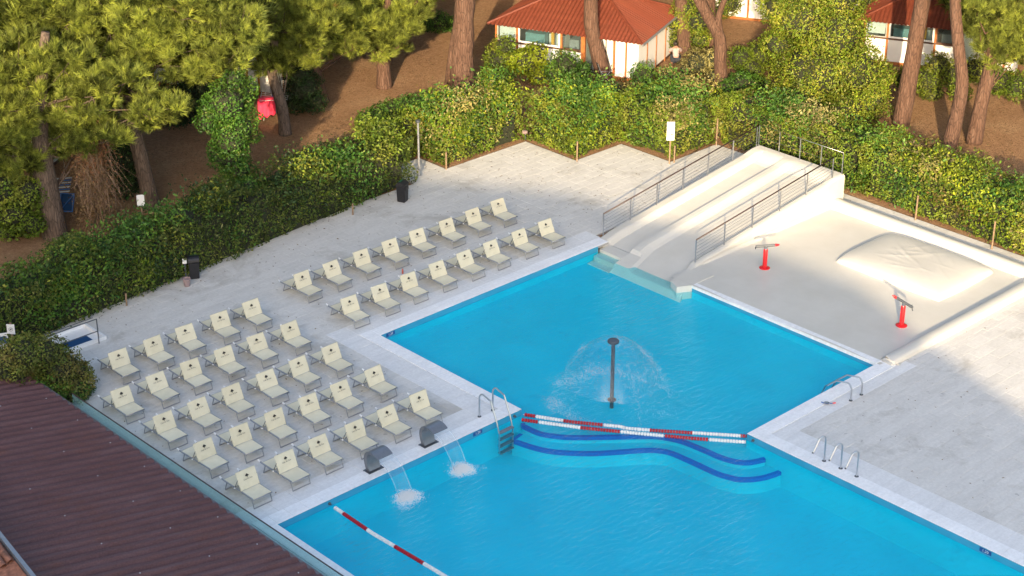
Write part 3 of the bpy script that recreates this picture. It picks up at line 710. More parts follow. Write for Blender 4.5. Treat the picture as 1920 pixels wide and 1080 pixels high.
def build_pillow():
    # inflated bouncing cushion
    x0, x1, y0, y1, n = 53.1, 56.95, 33.0, 38.0, 60; rng = np.random.RandomState(3)
    creases = [(rng.uniform(-.55, .55), rng.uniform(-.55, .55), rng.uniform(0, 3.14), rng.uniform(.15, .5), rng.uniform(.006, .018)) for _ in range(20)]
    vs = []
    for i in range(n + 1):
        for j in range(n + 1):
            a, b = 2 * i / n - 1, 2 * j / n - 1; e = max(0, (1 - abs(a) ** 3.6)) * max(0, (1 - abs(b) ** 4.0)); z = 0.40 * e ** 0.36
            for (ca, cb, th, ln, am) in creases:
                da, db = a - ca, b - cb; s = da * math.cos(th) + db * math.sin(th); w = -da * math.sin(th) + db * math.cos(th) + 0.25 * s * s
                z += am * math.exp(-(s / ln) ** 2 - (w / .03) ** 2) * min(1, e * 1.6)
            # corners pull in a little
            k = 1 - 0.035 * (a * b) ** 2
            vs.append(((x0 + x1) / 2 + a * k * (x1 - x0) / 2, (y0 + y1) / 2 + b * k * (y1 - y0) / 2, 0.012 + z))
    mb = MB(); mb.add(vs, [(i * (n + 1) + j, (i + 1) * (n + 1) + j, (i + 1) * (n + 1) + j + 1, i * (n + 1) + j + 1) for i in range(n) for j in range(n)])
    o = mb.build('inflatable_cushion', 'white_resin', None, smooth=True)
    tag(o, 'large creased cream inflatable cushion lying on the splash pad', 'inflatable')
build_pillow()
def cannon(label, base, tail, nose):
    """tail/nose: photo pixels of the barrel ends"""
    b = at(*base); root = empty('water_cannon', (b[0], b[1], .015), label, 'water cannon', 'red water cannons on the splash pad'); z = .96
    c = Vector((b[0], b[1], z)); n = Vector(at_depth(*nose, b)); t = Vector(at_depth(*tail, b)); d = (n - t).normalized(); mid = c
    mb = MB(); mb.lathe([(.21, 0), (.21, .025), (.16, .045), (.10, .06)], (b[0], b[1], .015), 20); mb.build('base_flange', 'red_paint', root, smooth=True, auto=True)
    mb = MB(); mb.lathe([(.088, 0), (.088, .72), (.07, .76)], (b[0], b[1], .06), 16); mb.build('post', 'red_paint', root, smooth=True, auto=True)
    mb = MB(); mb.lathe([(.05, 0), (.05, .05), (.065, .06), (.065, .10), (.045, .11), (.045, .15)], (b[0], b[1], .80), 12); mb.build('swivel', 'steel', root, smooth=True, auto=True)
    mb = MB(); mb.tube([mid - d * .40, mid + d * .36], .048, 10); mb.tube([mid - d * .38 + Vector((0, 0, .045)), mid + d * .3 + Vector((0, 0, .045))], .018, 6); br = mb.build('barrel', 'dull_steel', root, smooth=True, auto=True)
    mb = MB(); mb.tube([mid + d * .35, mid + d * .40, mid + d * .47, mid + d * .52], [.055, .055, .04, .02], 10); mb.build('nozzle', 'red_paint', br, smooth=True, auto=True)
    s = d.cross(Vector((0, 0, 1))).normalized(); e = mid - d * .4
    mb = MB(); mb.tube([e - s * .09 - Vector((0, 0, .08)), e - Vector((0, 0, .1)), e + s * .04, e + s * .12 + Vector((0, 0, .05))], .016, 6); mb.build('handle', 'dull_steel', br, smooth=True)
cannon('red water cannon below the slide railing, its nozzle pointing right', (1433.5, 503), (1418, 459), (1456, 456))
cannon('red water cannon in front of the inflatable cushion, nozzle tilted up to the left', (1690, 611), (1711, 573), (1675, 551))

# ================================================================== FOREGROUND ROOF, GLASS BALUSTRADE, TILED ROOF
def build_foreground():
    EX, EZ, TAN, X0 = 24.72, 0.91, 0.215, 13.0           # eave line, height and pitch of the plum roof
    Y0, Y1 = 26.0, 50.6; pitch = 0.385
    root = empty('pavilion_roof', (EX, 40, EZ), 'plum coloured corrugated metal roof in front of the glass balustrade', 'roof')
    ny = int((Y1 - Y0) / pitch * 16); vs = []
    ys = np.linspace(Y0, Y1, ny + 1)
    for k, y in enumerate(ys):
        q = max(-0.045, min(0.045, 0.085 * math.cos(2 * math.pi * y / pitch)))
        j = 0.02 * math.sin(y * 7.1) * math.sin(y * 1.3)
        vs += [(EX + j, y, EZ + q), (20.6, y, EZ + (EX - 20.6) * TAN + q), (20.6 + .14, y, EZ + (EX - 20.6 - .14) * TAN + q + .016), (X0, y, EZ + (EX - X0) * TAN + q + .016)]
    mb = MB(); mb.add([v for v in vs], [(4 * i, 4 * i + 4, 4 * i + 5, 4 * i + 1) for i in range(ny)] + [(4 * i + 2, 4 * i + 6, 4 * i + 7, 4 * i + 3) for i in range(ny)])
    sheet = mb.build('corrugated_sheet', 'roof_plum', root)
    mb = MB(); mb.box(EX - .04, EX + .13, Y0, Y1, EZ - .17, EZ - .055); mb.build('gutter', 'gutter', root, bevel=.02)
    mb = MB(); mb.box(X0, EX - .1, Y1 - .05, Y1 + .02, EZ - .4, EZ - .1); 
    mb.add([(EX, Y1 - .05, EZ - .06), (X0, Y1 - .05, EZ + (EX - X0) * TAN - .06), (X0, Y1 + .07, EZ + (EX - X0) * TAN - .06), (EX, Y1 + .07, EZ - .06), (EX, Y1 - .05, EZ + .05), (X0, Y1 - .05, EZ + (EX - X0) * TAN + .05), (X0, Y1 + .07, EZ + (EX - X0) * TAN + .05), (EX, Y1 + .07, EZ + .05)],
           [(3, 2, 1, 0), (4, 5, 6, 7), (0, 1, 5, 4), (1, 2, 6, 5), (2, 3, 7, 6), (3, 0, 4, 7)]); mb.build('verge_trim', 'gutter', root)
    me = None                                           # pale fixing screws
    for xr in (EX - .5, EX - 2.1, EX - 4.3):
        y = Y0 + .4
        while y < Y1:
            z = EZ + (EX - xr) * TAN + .036 + (.016 if xr < 20.7 else 0)
            if me is None:
                mb = MB(); mb.lathe([(.02, 0), (.018, .015), (.008, .02)], (0, 0, 0), 7); o = mb.build('fixing_screw', 'white_plastic', root, local=True); me = o.data
            else: o = link(bpy.data.objects.new('fixing_screw', me)); o.parent = root
            o.location = (xr - EX, round(y / pitch) * pitch - 40, z - EZ); y += pitch * 5
    mb = MB(); mb.box(16, 24.4, Y0, Y1 - .2, -0.08, EZ - .2); mb.build('wall', 'facade', root)
    # glass balustrade along the deck edge
    g = empty('glass_balustrade', (25.08, 40, 0), 'teal glass balustrade along the edge of the sunbathing deck', 'balustrade')
    y = 26.0
    while y < 47.4:
        y2 = min(y + 2.35, 47.6); mb = MB(); mb.box(25.075, 25.09, y + .012, y2 - .012, .06, .98); mb.build('glass_pane', 'glass_teal', g); y = y2
    mb = MB(); mb.box(25.065, 25.10, 26, 47.6, .98, 1.0); mb.build('top_rail', 'rail_bronze', g)
    mb = MB(); mb.box(25.04, 25.125, 26, 47.6, 0.002, .10); mb.build('base_channel', 'aluminium', g)
    # clay tiled roof corner nearest the camera
    t = empty('tiled_roof', (18, 40, 3), 'weathered terracotta tiled roof at the lower left corner', 'roof')
    A = np.array(at(0, 1006, 3.2)); B = np.array(at(62, 1084, 3.2)); e = (B - A) / np.linalg.norm(B - A); inn = np.array([-.93, -.30, 0]); 
    inn = np.array([e[1], -e[0], 0]); inn = inn if inn[0] < 0 else -inn
    A = A - e * 1.5; nrows = 16; me = None
    mb = MB(); q0 = A - e * 3 + inn * .05; q1 = A + e * 9 + inn * .05
    for (a, b) in ((q0, q1),):
        c, d = b + inn * 4, a + inn * 4; mb.hexa([(*a[:2], 2.95), (*b[:2], 2.95), (*c[:2], 2.3), (*d[:2], 2.3)], [(*a[:2], 3.1), (*b[:2], 3.1), (*c[:2], 2.35), (*d[:2], 2.35)])
    mb.build('roof_deck', 'clay_tile', t)
    mb = MB(); a, b = A - e * 3, A + e * 9; mb.hexa([tuple(a - inn * .09 + [0, 0, -.25]), tuple(b - inn * .09 + [0, 0, -.25]), tuple(b + inn * .02 + [0, 0, -.25]), tuple(a + inn * .02 + [0, 0, -.25])], [tuple(a - inn * .09 + [0, 0, .03]), tuple(b - inn * .09 + [0, 0, .03]), tuple(b + inn * .02 + [0, 0, .03]), tuple(a + inn * .02 + [0, 0, .03])])
    mb.build('edge_flashing', 'aluminium', t)
    rg = random.Random(8)
    for col in range(0, 30):
        for row in range(0, 7):
            # half-round tiles lying along the edge direction
            p = A + e * (row * .40 - .2 + .05 * (col % 2)) + inn * (.17 + col * .215 if False else .16 + col * .21); 
            z = 3.12 - (.16 + col * .21) * .18
            if me is None:
                mb = MB(); vs = []; n = 7
                for s, r in ((0, .10), (.44, .085)):
                    for k in range(n): th = math.pi * k / (n - 1); vs.append((s, math.cos(th) * r, math.sin(th) * r + (.02 if s == 0 else 0)))
                for s, r in ((0, .082), (.44, .068)):
                    for k in range(n): th = math.pi * k / (n - 1); vs.append((s, math.cos(th) * r, math.sin(th) * r + (.02 if s == 0 else 0)))
                mb.add(vs, [(k, k + 1, n + k + 1, n + k) for k in range(n - 1)] + [(2 * n + k, 3 * n + k, 3 * n + k + 1, 2 * n + k + 1) for k in range(n - 1)] + [(k, 2 * n + k, 2 * n + k + 1, k + 1) for k in range(n - 1)])
                o = mb.build('roof_tile', 'clay_tile', t, smooth=True, local=True); me = o.data
            else: o = link(bpy.data.objects.new('roof_tile', me)); o.parent = t
            a, b = pix(p[0], p[1], z)
            if col > 12: COL.objects.unlink(o); bpy.data.objects.remove(o); continue
            o.location = (p[0] - 18, p[1] - 40, z - 3); o.rotation_euler = (rg.uniform(-.04, .04), rg.uniform(-.03, .03), math.atan2(e[1], e[0]) + rg.uniform(-.05, .05))
build_foreground()

# ================================================================== SUN LOUNGERS
def make_lounger(by=.24, bz=.52):
    # local frame: x across, hinge at y=0, foot end towards -y, height z
    root = empty('sun_lounger', (0, 0, 0), 'x', 'sun lounger', 'cream sun loungers on the deck'); w = .335; FZ = .335
    mb = MB()
    for s in (-1, 1): mb.tube([(s * w, -.62, FZ - .02), (s * w, -.55, FZ), (s * w, 1.0, FZ), (s * w, 1.08, FZ + .02)], .026, 6)
    mb.tube([(-w, -.60, FZ - .01), (w, -.60, FZ - .01)], .024, 6); mb.tube([(-w, .42, FZ - .02), (w, .42, FZ - .02)], .014, 6); mb.tube([(-w, .98, FZ), (w, .98, FZ)], .016, 6)
    mb.build('frame', 'aluminium', root, smooth=True, local=True)
    for y0, y1, nm in ((-.50, -.60, 'leg'), (.78, .90, 'leg')):
        mb = MB(); mb.tube([(-w, y0, FZ), (-w, y1, .02), (w, y1, .02), (w, y0, FZ)], .020, 6); mb.build(nm, 'aluminium', root, local=True)
    def sling(name, y0, z0, y1, z1, ww, sag, th=.012, n=6):
        mb = MB(); vs = []
        for i in range(n + 1):
            t = i / n; y = y0 + (y1 - y0) * t; z = z0 + (z1 - z0) * t
            for j in range(n + 1): u = 2 * j / n - 1; vs.append((u * ww, y, z - sag * (1 - u * u) * (1 - (2 * t - 1) ** 2)))
        m = (n + 1) ** 2; nv = Vector((0, z1 - z0, -(y1 - y0))).normalized() * th
        vs2 = [(x, y + nv.y, z + nv.z) for x, y, z in vs]; f = [(i * (n + 1) + j, i * (n + 1) + j + 1, (i + 1) * (n + 1) + j + 1, (i + 1) * (n + 1) + j) for i in range(n) for j in range(n)]
        f2 = [tuple(m + k for k in reversed(q)) for q in f]
        rim = [k for k in range(n + 1)] + [(k + 1) * (n + 1) + n for k in range(n)] + [n * (n + 1) + k for k in reversed(range(n))] + [k * (n + 1) for k in reversed(range(1, n))]
        mb.add(vs + vs2, f + f2 + [(rim[k], m + rim[k], m + rim[(k + 1) % len(rim)], rim[(k + 1) % len(rim)]) for k in range(len(rim))])
        return mb.build(name, 'fabric', root, smooth=True, local=True, auto=True)
    sling('seat', -.60, FZ + .022, 0.0, FZ + .022, w - .005, .02)
    sling('rear_sling', .40, FZ + .012, .97, FZ + .012, w - .02, .03)
    back = sling('backrest', .015, FZ + .03, by, FZ + .03 + bz, w + .004, .012)
    back['label'] = 'upright cream backrest printed with a small pine emblem'
    mb = MB()
    for s in (-1, 1): mb.tube([(s * (w + .012), .02, FZ + .02), (s * (w + .012), by + .012, FZ + .04 + bz)], .014, 6)
    mb.tube([(-w - .01, by + .012, FZ + .035 + bz), (w + .01, by + .012, FZ + .035 + bz)], .013, 6); mb.build('back_frame', 'fabric', root, smooth=True, local=True)
    for s in (-1, 1):
        mb = MB(); mb.tube([(s * (w + .02), by * .62, FZ + .03 + bz * .62), (s * (w + .02), .34, FZ + .015), (s * (w + .02), .42, FZ + .01)], .011, 5); mb.build('back_strut', 'dull_steel', root, local=True)
        mb = MB(); mb.tube([(s * w, 1.05, FZ + .015), (s * w, 1.16, FZ + .04)], .027, 8); mb.build('end_cap', 'white_plastic', root, local=True)
        mb = MB(); mb.tube([(s * (w + .02), .33, FZ + .01), (s * (w + .055), .33, FZ + .01)], .026, 8); mb.build('hinge_cap', 'white_plastic', root, local=True)
    # emblem: umbrella pine over a line of lettering
    ang = math.atan2(bz, by); M = Matrix.Translation((0, by * .60 + .015, FZ + .03 + bz * .60 + .0)) @ Matrix.Rotation(ang, 4, 'X') @ Matrix.Translation((0, 0, .026))
    mb = MB(); cs = [(.0, .055, .05), (-.032, .045, .030), (.034, .047, .030), (0, .085, .026)]
    for cx, cy, r in cs:
        n = 12; mb.add([(cx + r * math.cos(6.283 * k / n), cy + r * .8 * math.sin(6.283 * k / n), 0) for k in range(n)], [tuple(range(n))])
    mb.add([(-.008, -.02, 0), (.008, -.02, 0), (.006, .05, 0), (-.006, .05, 0)], [(0, 1, 2, 3)])
    for v in range(len(mb.v)): mb.v[v] = tuple(M @ Vector((mb.v[v][0], mb.v[v][1], mb.v[v][2] + .0004 * (v // 12))))
    mb.build('emblem', 'ink', back, local=True)
    text_obj('lettering', 'Club del Sole', .058, M @ Matrix.Translation((0, -.055, 0)) @ Matrix.Scale(1.05, 4), 'ink', back, shear=.25, local=True)
    return root
ORD = ['first', 'second', 'third', 'fourth', 'fifth', 'sixth', 'seventh', 'eighth']
ROWS = [('near block, row nearest the hedge', [27.86, 29.23, 30.59, 32.06, 33.46], 49.24),
        ('near block, second row from the hedge', [26.48, 27.88, 29.25, 30.61, 32.03, 33.44], 46.9),
        ('near block, middle row', [26.54, 27.88, 29.25, 30.67, 32.04, 33.42], 44.52),
        ('near block, second row from the pool', [26.53, 27.90, 29.26, 30.68, 32.02, 33.47], 42.2),
        ('near block, row along the pool', [26.51, 27.93, 29.28, 30.71, 32.09, 33.43], 39.87),
        ('far block, row nearest the hedge', [36.29, 37.70, 39.12, 40.55, 41.99, 43.46, 44.92, 46.36], 49.9),
        ('far block, row along the pool', [36.27, 37.69, 39.11, 40.55, 42.0, 43.35, 44.88, 46.33], 47.08)]
protos = [make_lounger(*q) for q in ((.24, .52), (.205, .535), (.28, .50), (.25, .515))]; used = set(); rl = random.Random(21)
for nm, xs_, y in ROWS:
    for k, x in enumerate(xs_):
        q = rl.choice((0, 0, 1, 2, 3)); q = [i for i in range(4) if i not in used][0] if len(used) < 4 else q
        o = copy_tree(protos[q]) if q in used else protos[q]; used.add(q)
        o.location = (x + rl.uniform(-.02, .02), y - .16 + rl.uniform(-.04, .04), 0.002); o.rotation_euler.z = rl.uniform(-.04, .04)
        o['label'] = 'cream sun lounger, %s from the left in the %s' % (ORD[k], nm)

# ================================================================== POOL FITTINGS
def tube_obj(name, pts, r, m, parent, n=8):
    mb = MB(); mb.tube(pts, r, n); return mb.build(name, m, parent, smooth=True, auto=True)
def swan(label, base):
    b = at(*base); x, y = b[0], b[1] - .02; root = empty('water_spout', (x, y, 0.018), label, 'water spout', 'curved steel water spouts'); w = .30
    path = [(.0, .0), (.05, .12), (.085, .28), (.085, .44), (.04, .60), (-.06, .72), (-.20, .79), (-.36, .80), (-.50, .76), (-.60, .71)]
    P = [(y + a, z) for a, z in [tuple(q) for q in smooth_line([np.array(p) for p in path], 4)]]; vs = []; n = len(P)
    for i, (yy, zz) in enumerate(P):
        a = P[max(i - 1, 0)]; c = P[min(i + 1, n - 1)]; t = np.array([c[0] - a[0], c[1] - a[1]]); t /= np.linalg.norm(t); nn = (-t[1], t[0]); th = .075 * (1 - i / n) + .012
        ww = w * (.72 + .28 * min(1, i / n * 1.6))
        for s, q in ((-1, -1), (1, -1), (1, 1), (-1, 1)): vs.append((x + s * ww, yy + nn[0] * th * q, zz + .018 + nn[1] * th * q))
    mb = MB(); mb.add(vs, [(4 * i + k, 4 * i + 4 + k, 4 * i + 4 + (k + 1) % 4, 4 * i + (k + 1) % 4) for i in range(n - 1) for k in range(4)] + [(0, 1, 2, 3), (4 * n - 1, 4 * n - 2, 4 * n - 3, 4 * n - 4)])
    mb.build('spout_plate', 'spout_steel', root, smooth=True, auto=True)
    mb = MB(); mb.box(x - .30, x + .30, y - .16, y + .16, .0, .035); mb.build('base_plate', 'dull_steel', root)
    return x, y
def foam_patch(label, c, rx, ry, hgt, n, seed, group='foam where water falls into the pool'):
    """white water: thousands of tiny bubbles in one froth"""
    rng = np.random.RandomState(seed); g = rng.normal(size=(n, 2)); g[:, 1] -= .35 * g[:, 0] ** 2; rad_ = np.hypot(g[:, 0], g[:, 1])
    P = np.c_[c[0] + rx * .42 * g[:, 0], c[1] + ry * .45 * g[:, 1], np.zeros(n)]
    k = .75 + snoise(P, seed, 4.2) * .7 + .5 * snoise(P, seed + 1, 12) - rad_ * .30; keep = rng.uniform(size=n) < np.clip(k, 0.02, 1)
    P = P[keep]; rad2 = np.clip(rad_[keep] / 2.4, 0, 1); m = len(P); P[:, 2] = WZ + rng.uniform(0, 1, m) ** 2 * hgt * (1.05 - rad2)
    bm = bmesh.new(); bmesh.ops.create_icosphere(bm, subdivisions=1, radius=1); U = np.array([v.co[:] for v in bm.verts]); bm.verts.index_update(); Fi = np.array([[v.index for v in f.verts] for f in bm.faces]); bm.free()
    R = rng.uniform(.004, .013, m)[:, None, None] * (1.15 - .5 * rad2)[:, None, None]; V = (P[:, None, :] + U[None] * R).reshape(-1, 3); F = (Fi[None] + (np.arange(m) * len(U))[:, None, None]).reshape(-1, 3)
    o = raw_mesh('foam', V, F, 'foam'); tag(o, label, 'foam', kind='stuff'); return o
def spout_water(label, x, y, land, seed, flabel):
    L = at(*land, WZ); d = L[1] - (y - .60); vs = []; n = 14; m = 6; mb = MB(); edges = ([], [])
    for i in range(n + 1):
        t = i / n; yy = (y - .60) + d * t; zz = .70 + .10 * t - (.70 + .10 - WZ) * t * t; ww = .28 - .02 * t; cx = x + (L[0] - x) * t * 0.25
        for j in range(m + 1): vs.append((cx + ww * (2 * j / m - 1), yy + .02 * math.sin(j * 2.2 + t * 5), zz))
        edges[0].append((cx - ww, yy, zz)); edges[1].append((cx + ww, yy, zz))
    mb.add(vs, [(i * (m + 1) + j, (i + 1) * (m + 1) + j, (i + 1) * (m + 1) + j + 1, i * (m + 1) + j + 1) for i in range(n) for j in range(m)])
    root = empty('water_jet', (x, y, 0), label, 'water', 'sheets of water from the spouts')
    mb.build('water_sheet', 'water_sheet', root, smooth=True)
    for e in edges: tube_obj('edge_stream', e, [.006 + .008 * k / n for k in range(n + 1)], 'water_strand', root, 6)
    foam_patch(flabel, (L[0] + .06, L[1] - .05), .62, .50, .16, 7500, seed)
s1 = swan('curved grey steel water spout nearer the glass balustrade', (700, 880))
s2 = swan('curved grey steel water spout nearer the pool ladder', (803, 832))
spout_water('thin water sheet falling from the spout nearer the balustrade', *s1, (757, 932), 5, 'white froth where the spout nearer the balustrade hits the pool')
spout_water('thin water sheet falling from the spout nearer the ladder', *s2, (861, 881), 6, 'white froth where the spout nearer the ladder hits the pool')

def mushroom():
    b = at(1147, 750, WZ); x, y = b[0], b[1]; root = empty('mushroom_fountain', (x, y, WZ), 'dark steel mushroom fountain standing in the middle of the upper pool', 'fountain')
    mb = MB(); mb.lathe([(.066, -.3), (.066, 2.18)], (x, y, WZ), 14); mb.build('pole', 'dull_steel', root, smooth=True, auto=True)
    mb = MB(); mb.lathe([(.06, 0), (.17, .01), (.20, .04), (.20, .09), (.17, .12), (.02, .13)], (x, y, WZ + 2.18), 20); mb.build('head', 'dull_steel', root, smooth=True, auto=True)
    mb = MB(); mb.lathe([(.15, .0), (.15, .03), (.10, .05)], (x, y, WZ), 14); mb.build('collar', 'dull_steel', root)
    # falling dome of water
    root = empty('water_dome', (x, y, WZ), 'clear dome of water falling from the mushroom fountain', 'water'); vs = []; n, m = 22, 72
    rng = np.random.RandomState(2)
    def R(t): return .21 + 1.85 * t
    def Z(t): return 2.24 + .20 * t - 2.44 * t * t
    for i in range(n + 1):
        t = i / n * .80
        for k in range(m): th = 6.28319 * k / m; rr = R(t) * (1 + .05 * t * math.sin(3 * th + 1) + .025 * t * math.sin(11 * th)); vs.append((x + rr * math.cos(th), y + rr * math.sin(th), WZ + Z(t)))
    mb = MB(); mb.add(vs, [(i * m + k, i * m + (k + 1) % m, (i + 1) * m + (k + 1) % m, (i + 1) * m + k) for i in range(n) for k in range(m)]); mb.build('water_film', 'water_dome', root, smooth=True)
    # drops breaking off the lower part of the film, and the splash ring
    N = 5200; t = rng.uniform(.35, 1.0, N) ** .8; th = rng.uniform(0, 6.283, N) + .12 * rng.normal(size=N); th = th + .18 * np.sin(5 * th)
    rr = (.21 + 1.85 * t) * (1 + .05 * rng.normal(size=N)); P = np.c_[x + rr * np.cos(th), y + rr * np.sin(th), WZ + np.maximum(0.01, 2.24 + .2 * t - 2.44 * t * t + .05 * rng.normal(size=N))]
    keep = rng.uniform(size=N) < np.clip(.5 + snoise(P, 4, 3.0), .05, 1); P = P[keep]
    M2 = 14000; th = rng.uniform(0, 6.283, M2); rr = 2.0 + .22 * rng.normal(size=M2); Q = np.c_[x + rr * np.cos(th), y + rr * np.sin(th), WZ + rng.uniform(0, .14, M2) ** 1.3]
    keep = rng.uniform(size=M2) < np.clip(.28 + .9 * snoise(Q * [1, 1, 0], 12, 2.6), .02, 1); Q = Q[keep]
    P = np.concatenate([P, Q]); mm = len(P)
    U = np.array([(1, 0, 0), (-1, 0, 0), (0, 1, 0), (0, -1, 0), (0, 0, 1), (0, 0, -1.0)]); Fi = np.array([(0, 2, 4), (2, 1, 4), (1, 3, 4), (3, 0, 4), (2, 0, 5), (1, 2, 5), (3, 1, 5), (0, 3, 5)])
    S = rng.uniform(.003, .010, mm)[:, None, None] * np.array([1, 1, 1.6]); V = (P[:, None, :] + U[None] * S).reshape(-1, 3); F = (Fi[None] + (np.arange(mm) * 6)[:, None, None]).reshape(-1, 3)
    o = raw_mesh('spray', V, F, 'droplet', root); o['kind'] = 'stuff'
mushroom()

def lane_rope(label, pts, runs, start=0, parent_end=True):
    """runs: list of (colour, metres)"""
    P = [Vector(p) for p in pts]; root = empty('lane_rope', P[0], label, 'lane rope', 'red and white lane ropes')
    seg = [(b - a).length for a, b in zip(P, P[1:])]; tot = sum(seg)
    def along(s):
        for a, b, l in zip(P, P[1:], seg):
            if s <= l: return a.lerp(b, s / l)
            s -= l
        return P[-1]
    mb = MB(); mb.tube(P, .012, 5); mb.build('cable', 'white_plastic', root)
    s = start
    for colr, ln in runs:
        if s >= tot: break
        mb = MB(); e = min(s + ln, tot)
        while s < e - .03:
            a, b = along(s), along(min(s + .085, tot)); m = a.lerp(b, .5); mb.tube([a, a.lerp(b, .12), a.lerp(b, .88), b], [.035, .062, .062, .035], 8); s += .095
        if mb.v: mb.build('float_run', 'float_' + colr, root, smooth=True, auto=True)['kind'] = 'stuff'
        s = e
fz = WZ + .03
A1, B1 = at(981, 777, fz), at(1164, 800, fz); C1, D1 = at(1172, 803, fz), at(1288, 811, fz); E1 = at(1402, 818, fz)
lane_rope('red and white lane rope farther from the camera, between the pool corners', [A1, at(1070, 791, fz), B1, C1, at(1230, 807.5, fz), D1, E1],
          [('red', .4), ('white', .95), ('red', 1.35), ('white', 1.2), ('white', .35), ('red', 1.4), ('white', 1.55), ('red', .75), ('white', .5), ('red', 2)], .05)
lane_rope('red and white lane rope nearer the camera, over the curved steps', [at(978, 787, fz), at(1090, 802, fz), at(1200, 813, fz), at(1300, 822, fz), at(1398, 829, fz)],
          [('red', .6), ('white', 1.4), ('red', 1.35), ('white', 1.45), ('red', 1.45), ('white', 1.4), ('red', 2.5)], .0)
lane_rope('red and white lane rope crossing the near end of the pool', [at(628, 952, fz), at(700, 1001, fz), at(780, 1048, fz), at(835, 1081, fz), at(980, 1168, fz)],
          [('white', .42), ('red', 1.2), ('white', 1.25), ('red', 1.25), ('white', 1.5), ('red', 1.3), ('white', 1.3), ('red', 3)], .0)
for lab, (px, py) in (('small dark rope anchor on the pool wall at the corner below the ladder', (966, 781)), ('small dark rope anchor on the pool wall near the balustrade corner', (619, 945)), ('small dark rope anchor on the wall under the right pool corner', (1410, 827))):
    q = at(px, py, -.12); mb = MB(); mb.lathe([(.05, 0), (.05, .03), (.025, .05), (.025, .09)], (0, 0, 0), 10); o = mb.build('rope_anchor', 'dull_steel'); 
    if px < 1300: o.location = (q[0], PY2 - .001, -.12); o.rotation_euler = (math.pi / 2, 0, 0)
    else: o.location = (PX2 - .001, q[1], -.12); o.rotation_euler = (0, -math.pi / 2, 0)
    tag(o, lab, 'anchor', 'rope anchors on the pool walls')

def ladder(label, f0, f1, axis, steps, reach=1.0, hgt=.72):
    """two bent grab rails from deck feet over the edge into the water; axis = direction into the pool"""
    a, b = at(*f0), at(*f1); root = empty('pool_ladder', tuple((a + b) / 2), label, 'ladder', 'steel pool ladders'); ax = Vector((*axis, 0))
    for p in (a, b):
        p = Vector((p[0], p[1], .02)); up = Vector((0, 0, 1))
        pts = [p, p + up * (hgt - .24)] + arc(p + up * (hgt - .24) + ax * .24, -ax, up, .24, 0, 70, 6)[1:] + [p + ax * (.24 + .30 * reach) + up * (hgt - .12), p + ax * (.80 * reach) + up * (.12), p + ax * (.92 * reach) + up * (-.30), p + ax * (.92 * reach) + up * (-1.0 if steps else -.5)]
        tube_obj('rail', [tuple(q) for q in pts], .029, 'steel', root)
        mb = MB(); mb.lathe([(.065, 0), (.06, .02), (.03, .035)], (p.x, p.y, .018), 12); mb.build('foot_flange', 'dull_steel', root)
    for k in range(steps):
        z = -.22 - .26 * k; q0 = Vector((a[0], a[1], z)) + ax * .92 * reach; q1 = Vector((b[0], b[1], z)) + ax * .92 * reach; s = ax * .07
        mb = MB(); mb.hexa([q0 - s, q1 - s, q1 + s, q0 + s], [v + Vector((0, 0, .035)) for v in (q0 - s, q1 - s, q1 + s, q0 + s)]); mb.build('step', 'spout_steel', root)
ladder('steel pool ladder with steps at the corner of the sunbathing deck', (899, 782), (924, 770), (0, -1), 4, 1.05, .92)
ladder('low steel grab rails at the right side of the upper pool', (1595, 752), (1615, 741), (0, 1), 0, 1.35, .62)
def cane(label, base):
    b = at(*base); p = Vector((b[0], b[1], .004)); ax = Vector((-1, 0, 0)); ax = Vector((-.98, .12, 0)).normalized(); up = Vector((0, 0, 1))
    root = empty('massage_jet', tuple(p), label, 'water jet', 'cane shaped steel water jets'); r = .17
    c = p + up * .80 + ax * r; pts = [p, p + up * .45, p + up * .80] + arc(c, -ax, up, r, 12, 150, 9) + [c + ax * .36 - up * .28]
    tube_obj('pipe', [tuple(q) for q in pts], .027, 'steel', root)
    mb = MB(); mb.lathe([(.075, 0), (.07, .025), (.035, .04)], (p.x, p.y, 0.0), 12); mb.build('foot_flange', 'dull_steel', root)
    e = pts[-1]; tube_obj('tip', [tuple(e), tuple(e + (ax * .5 - up * .6).normalized() * .05)], .03, 'dull_steel', root)
cane('cane shaped steel water jet, farthest of three from the camera', (1545, 865))
cane('cane shaped steel water jet, middle one of three', (1576, 879))
cane('cane shaped steel water jet, nearest of three to the camera', (1606, 894))

def snorkel():
    p = at(1550, 758, .01); root = empty('diving_mask', tuple(p), 'clear diving mask with blue and red snorkel lying on the coping', 'diving mask'); x, y, z = p
    mb = MB(); mb.tube(arc((x, y, z + .05), RIGHT, FWD, .09, 0, 360, 14), .016, 6, False); mb.build('mask_frame', 'aluminium', root)
    mb = MB(); mb.lathe([(.08, 0), (.08, .01)], (x, y, z + .05), 12); mb.build('lens', 'glass', root)
    R = Vector(RIGHT); o = Vector((x, y, z + .04))
    t = tube_obj('snorkel', [tuple(o - R * .19 + Vector((0, 0, .05))), tuple(o - R * .08), tuple(o + R * .08 - Vector(FWD) * .02), tuple(o + R * .2)], .018, 'sign_blue', root, 6)
    tube_obj('snorkel_tip', [tuple(o + R * .2), tuple(o + R * .3 + Vector((0, 0, .02)))], .024, 'red_paint', t, 6)
snorkel()

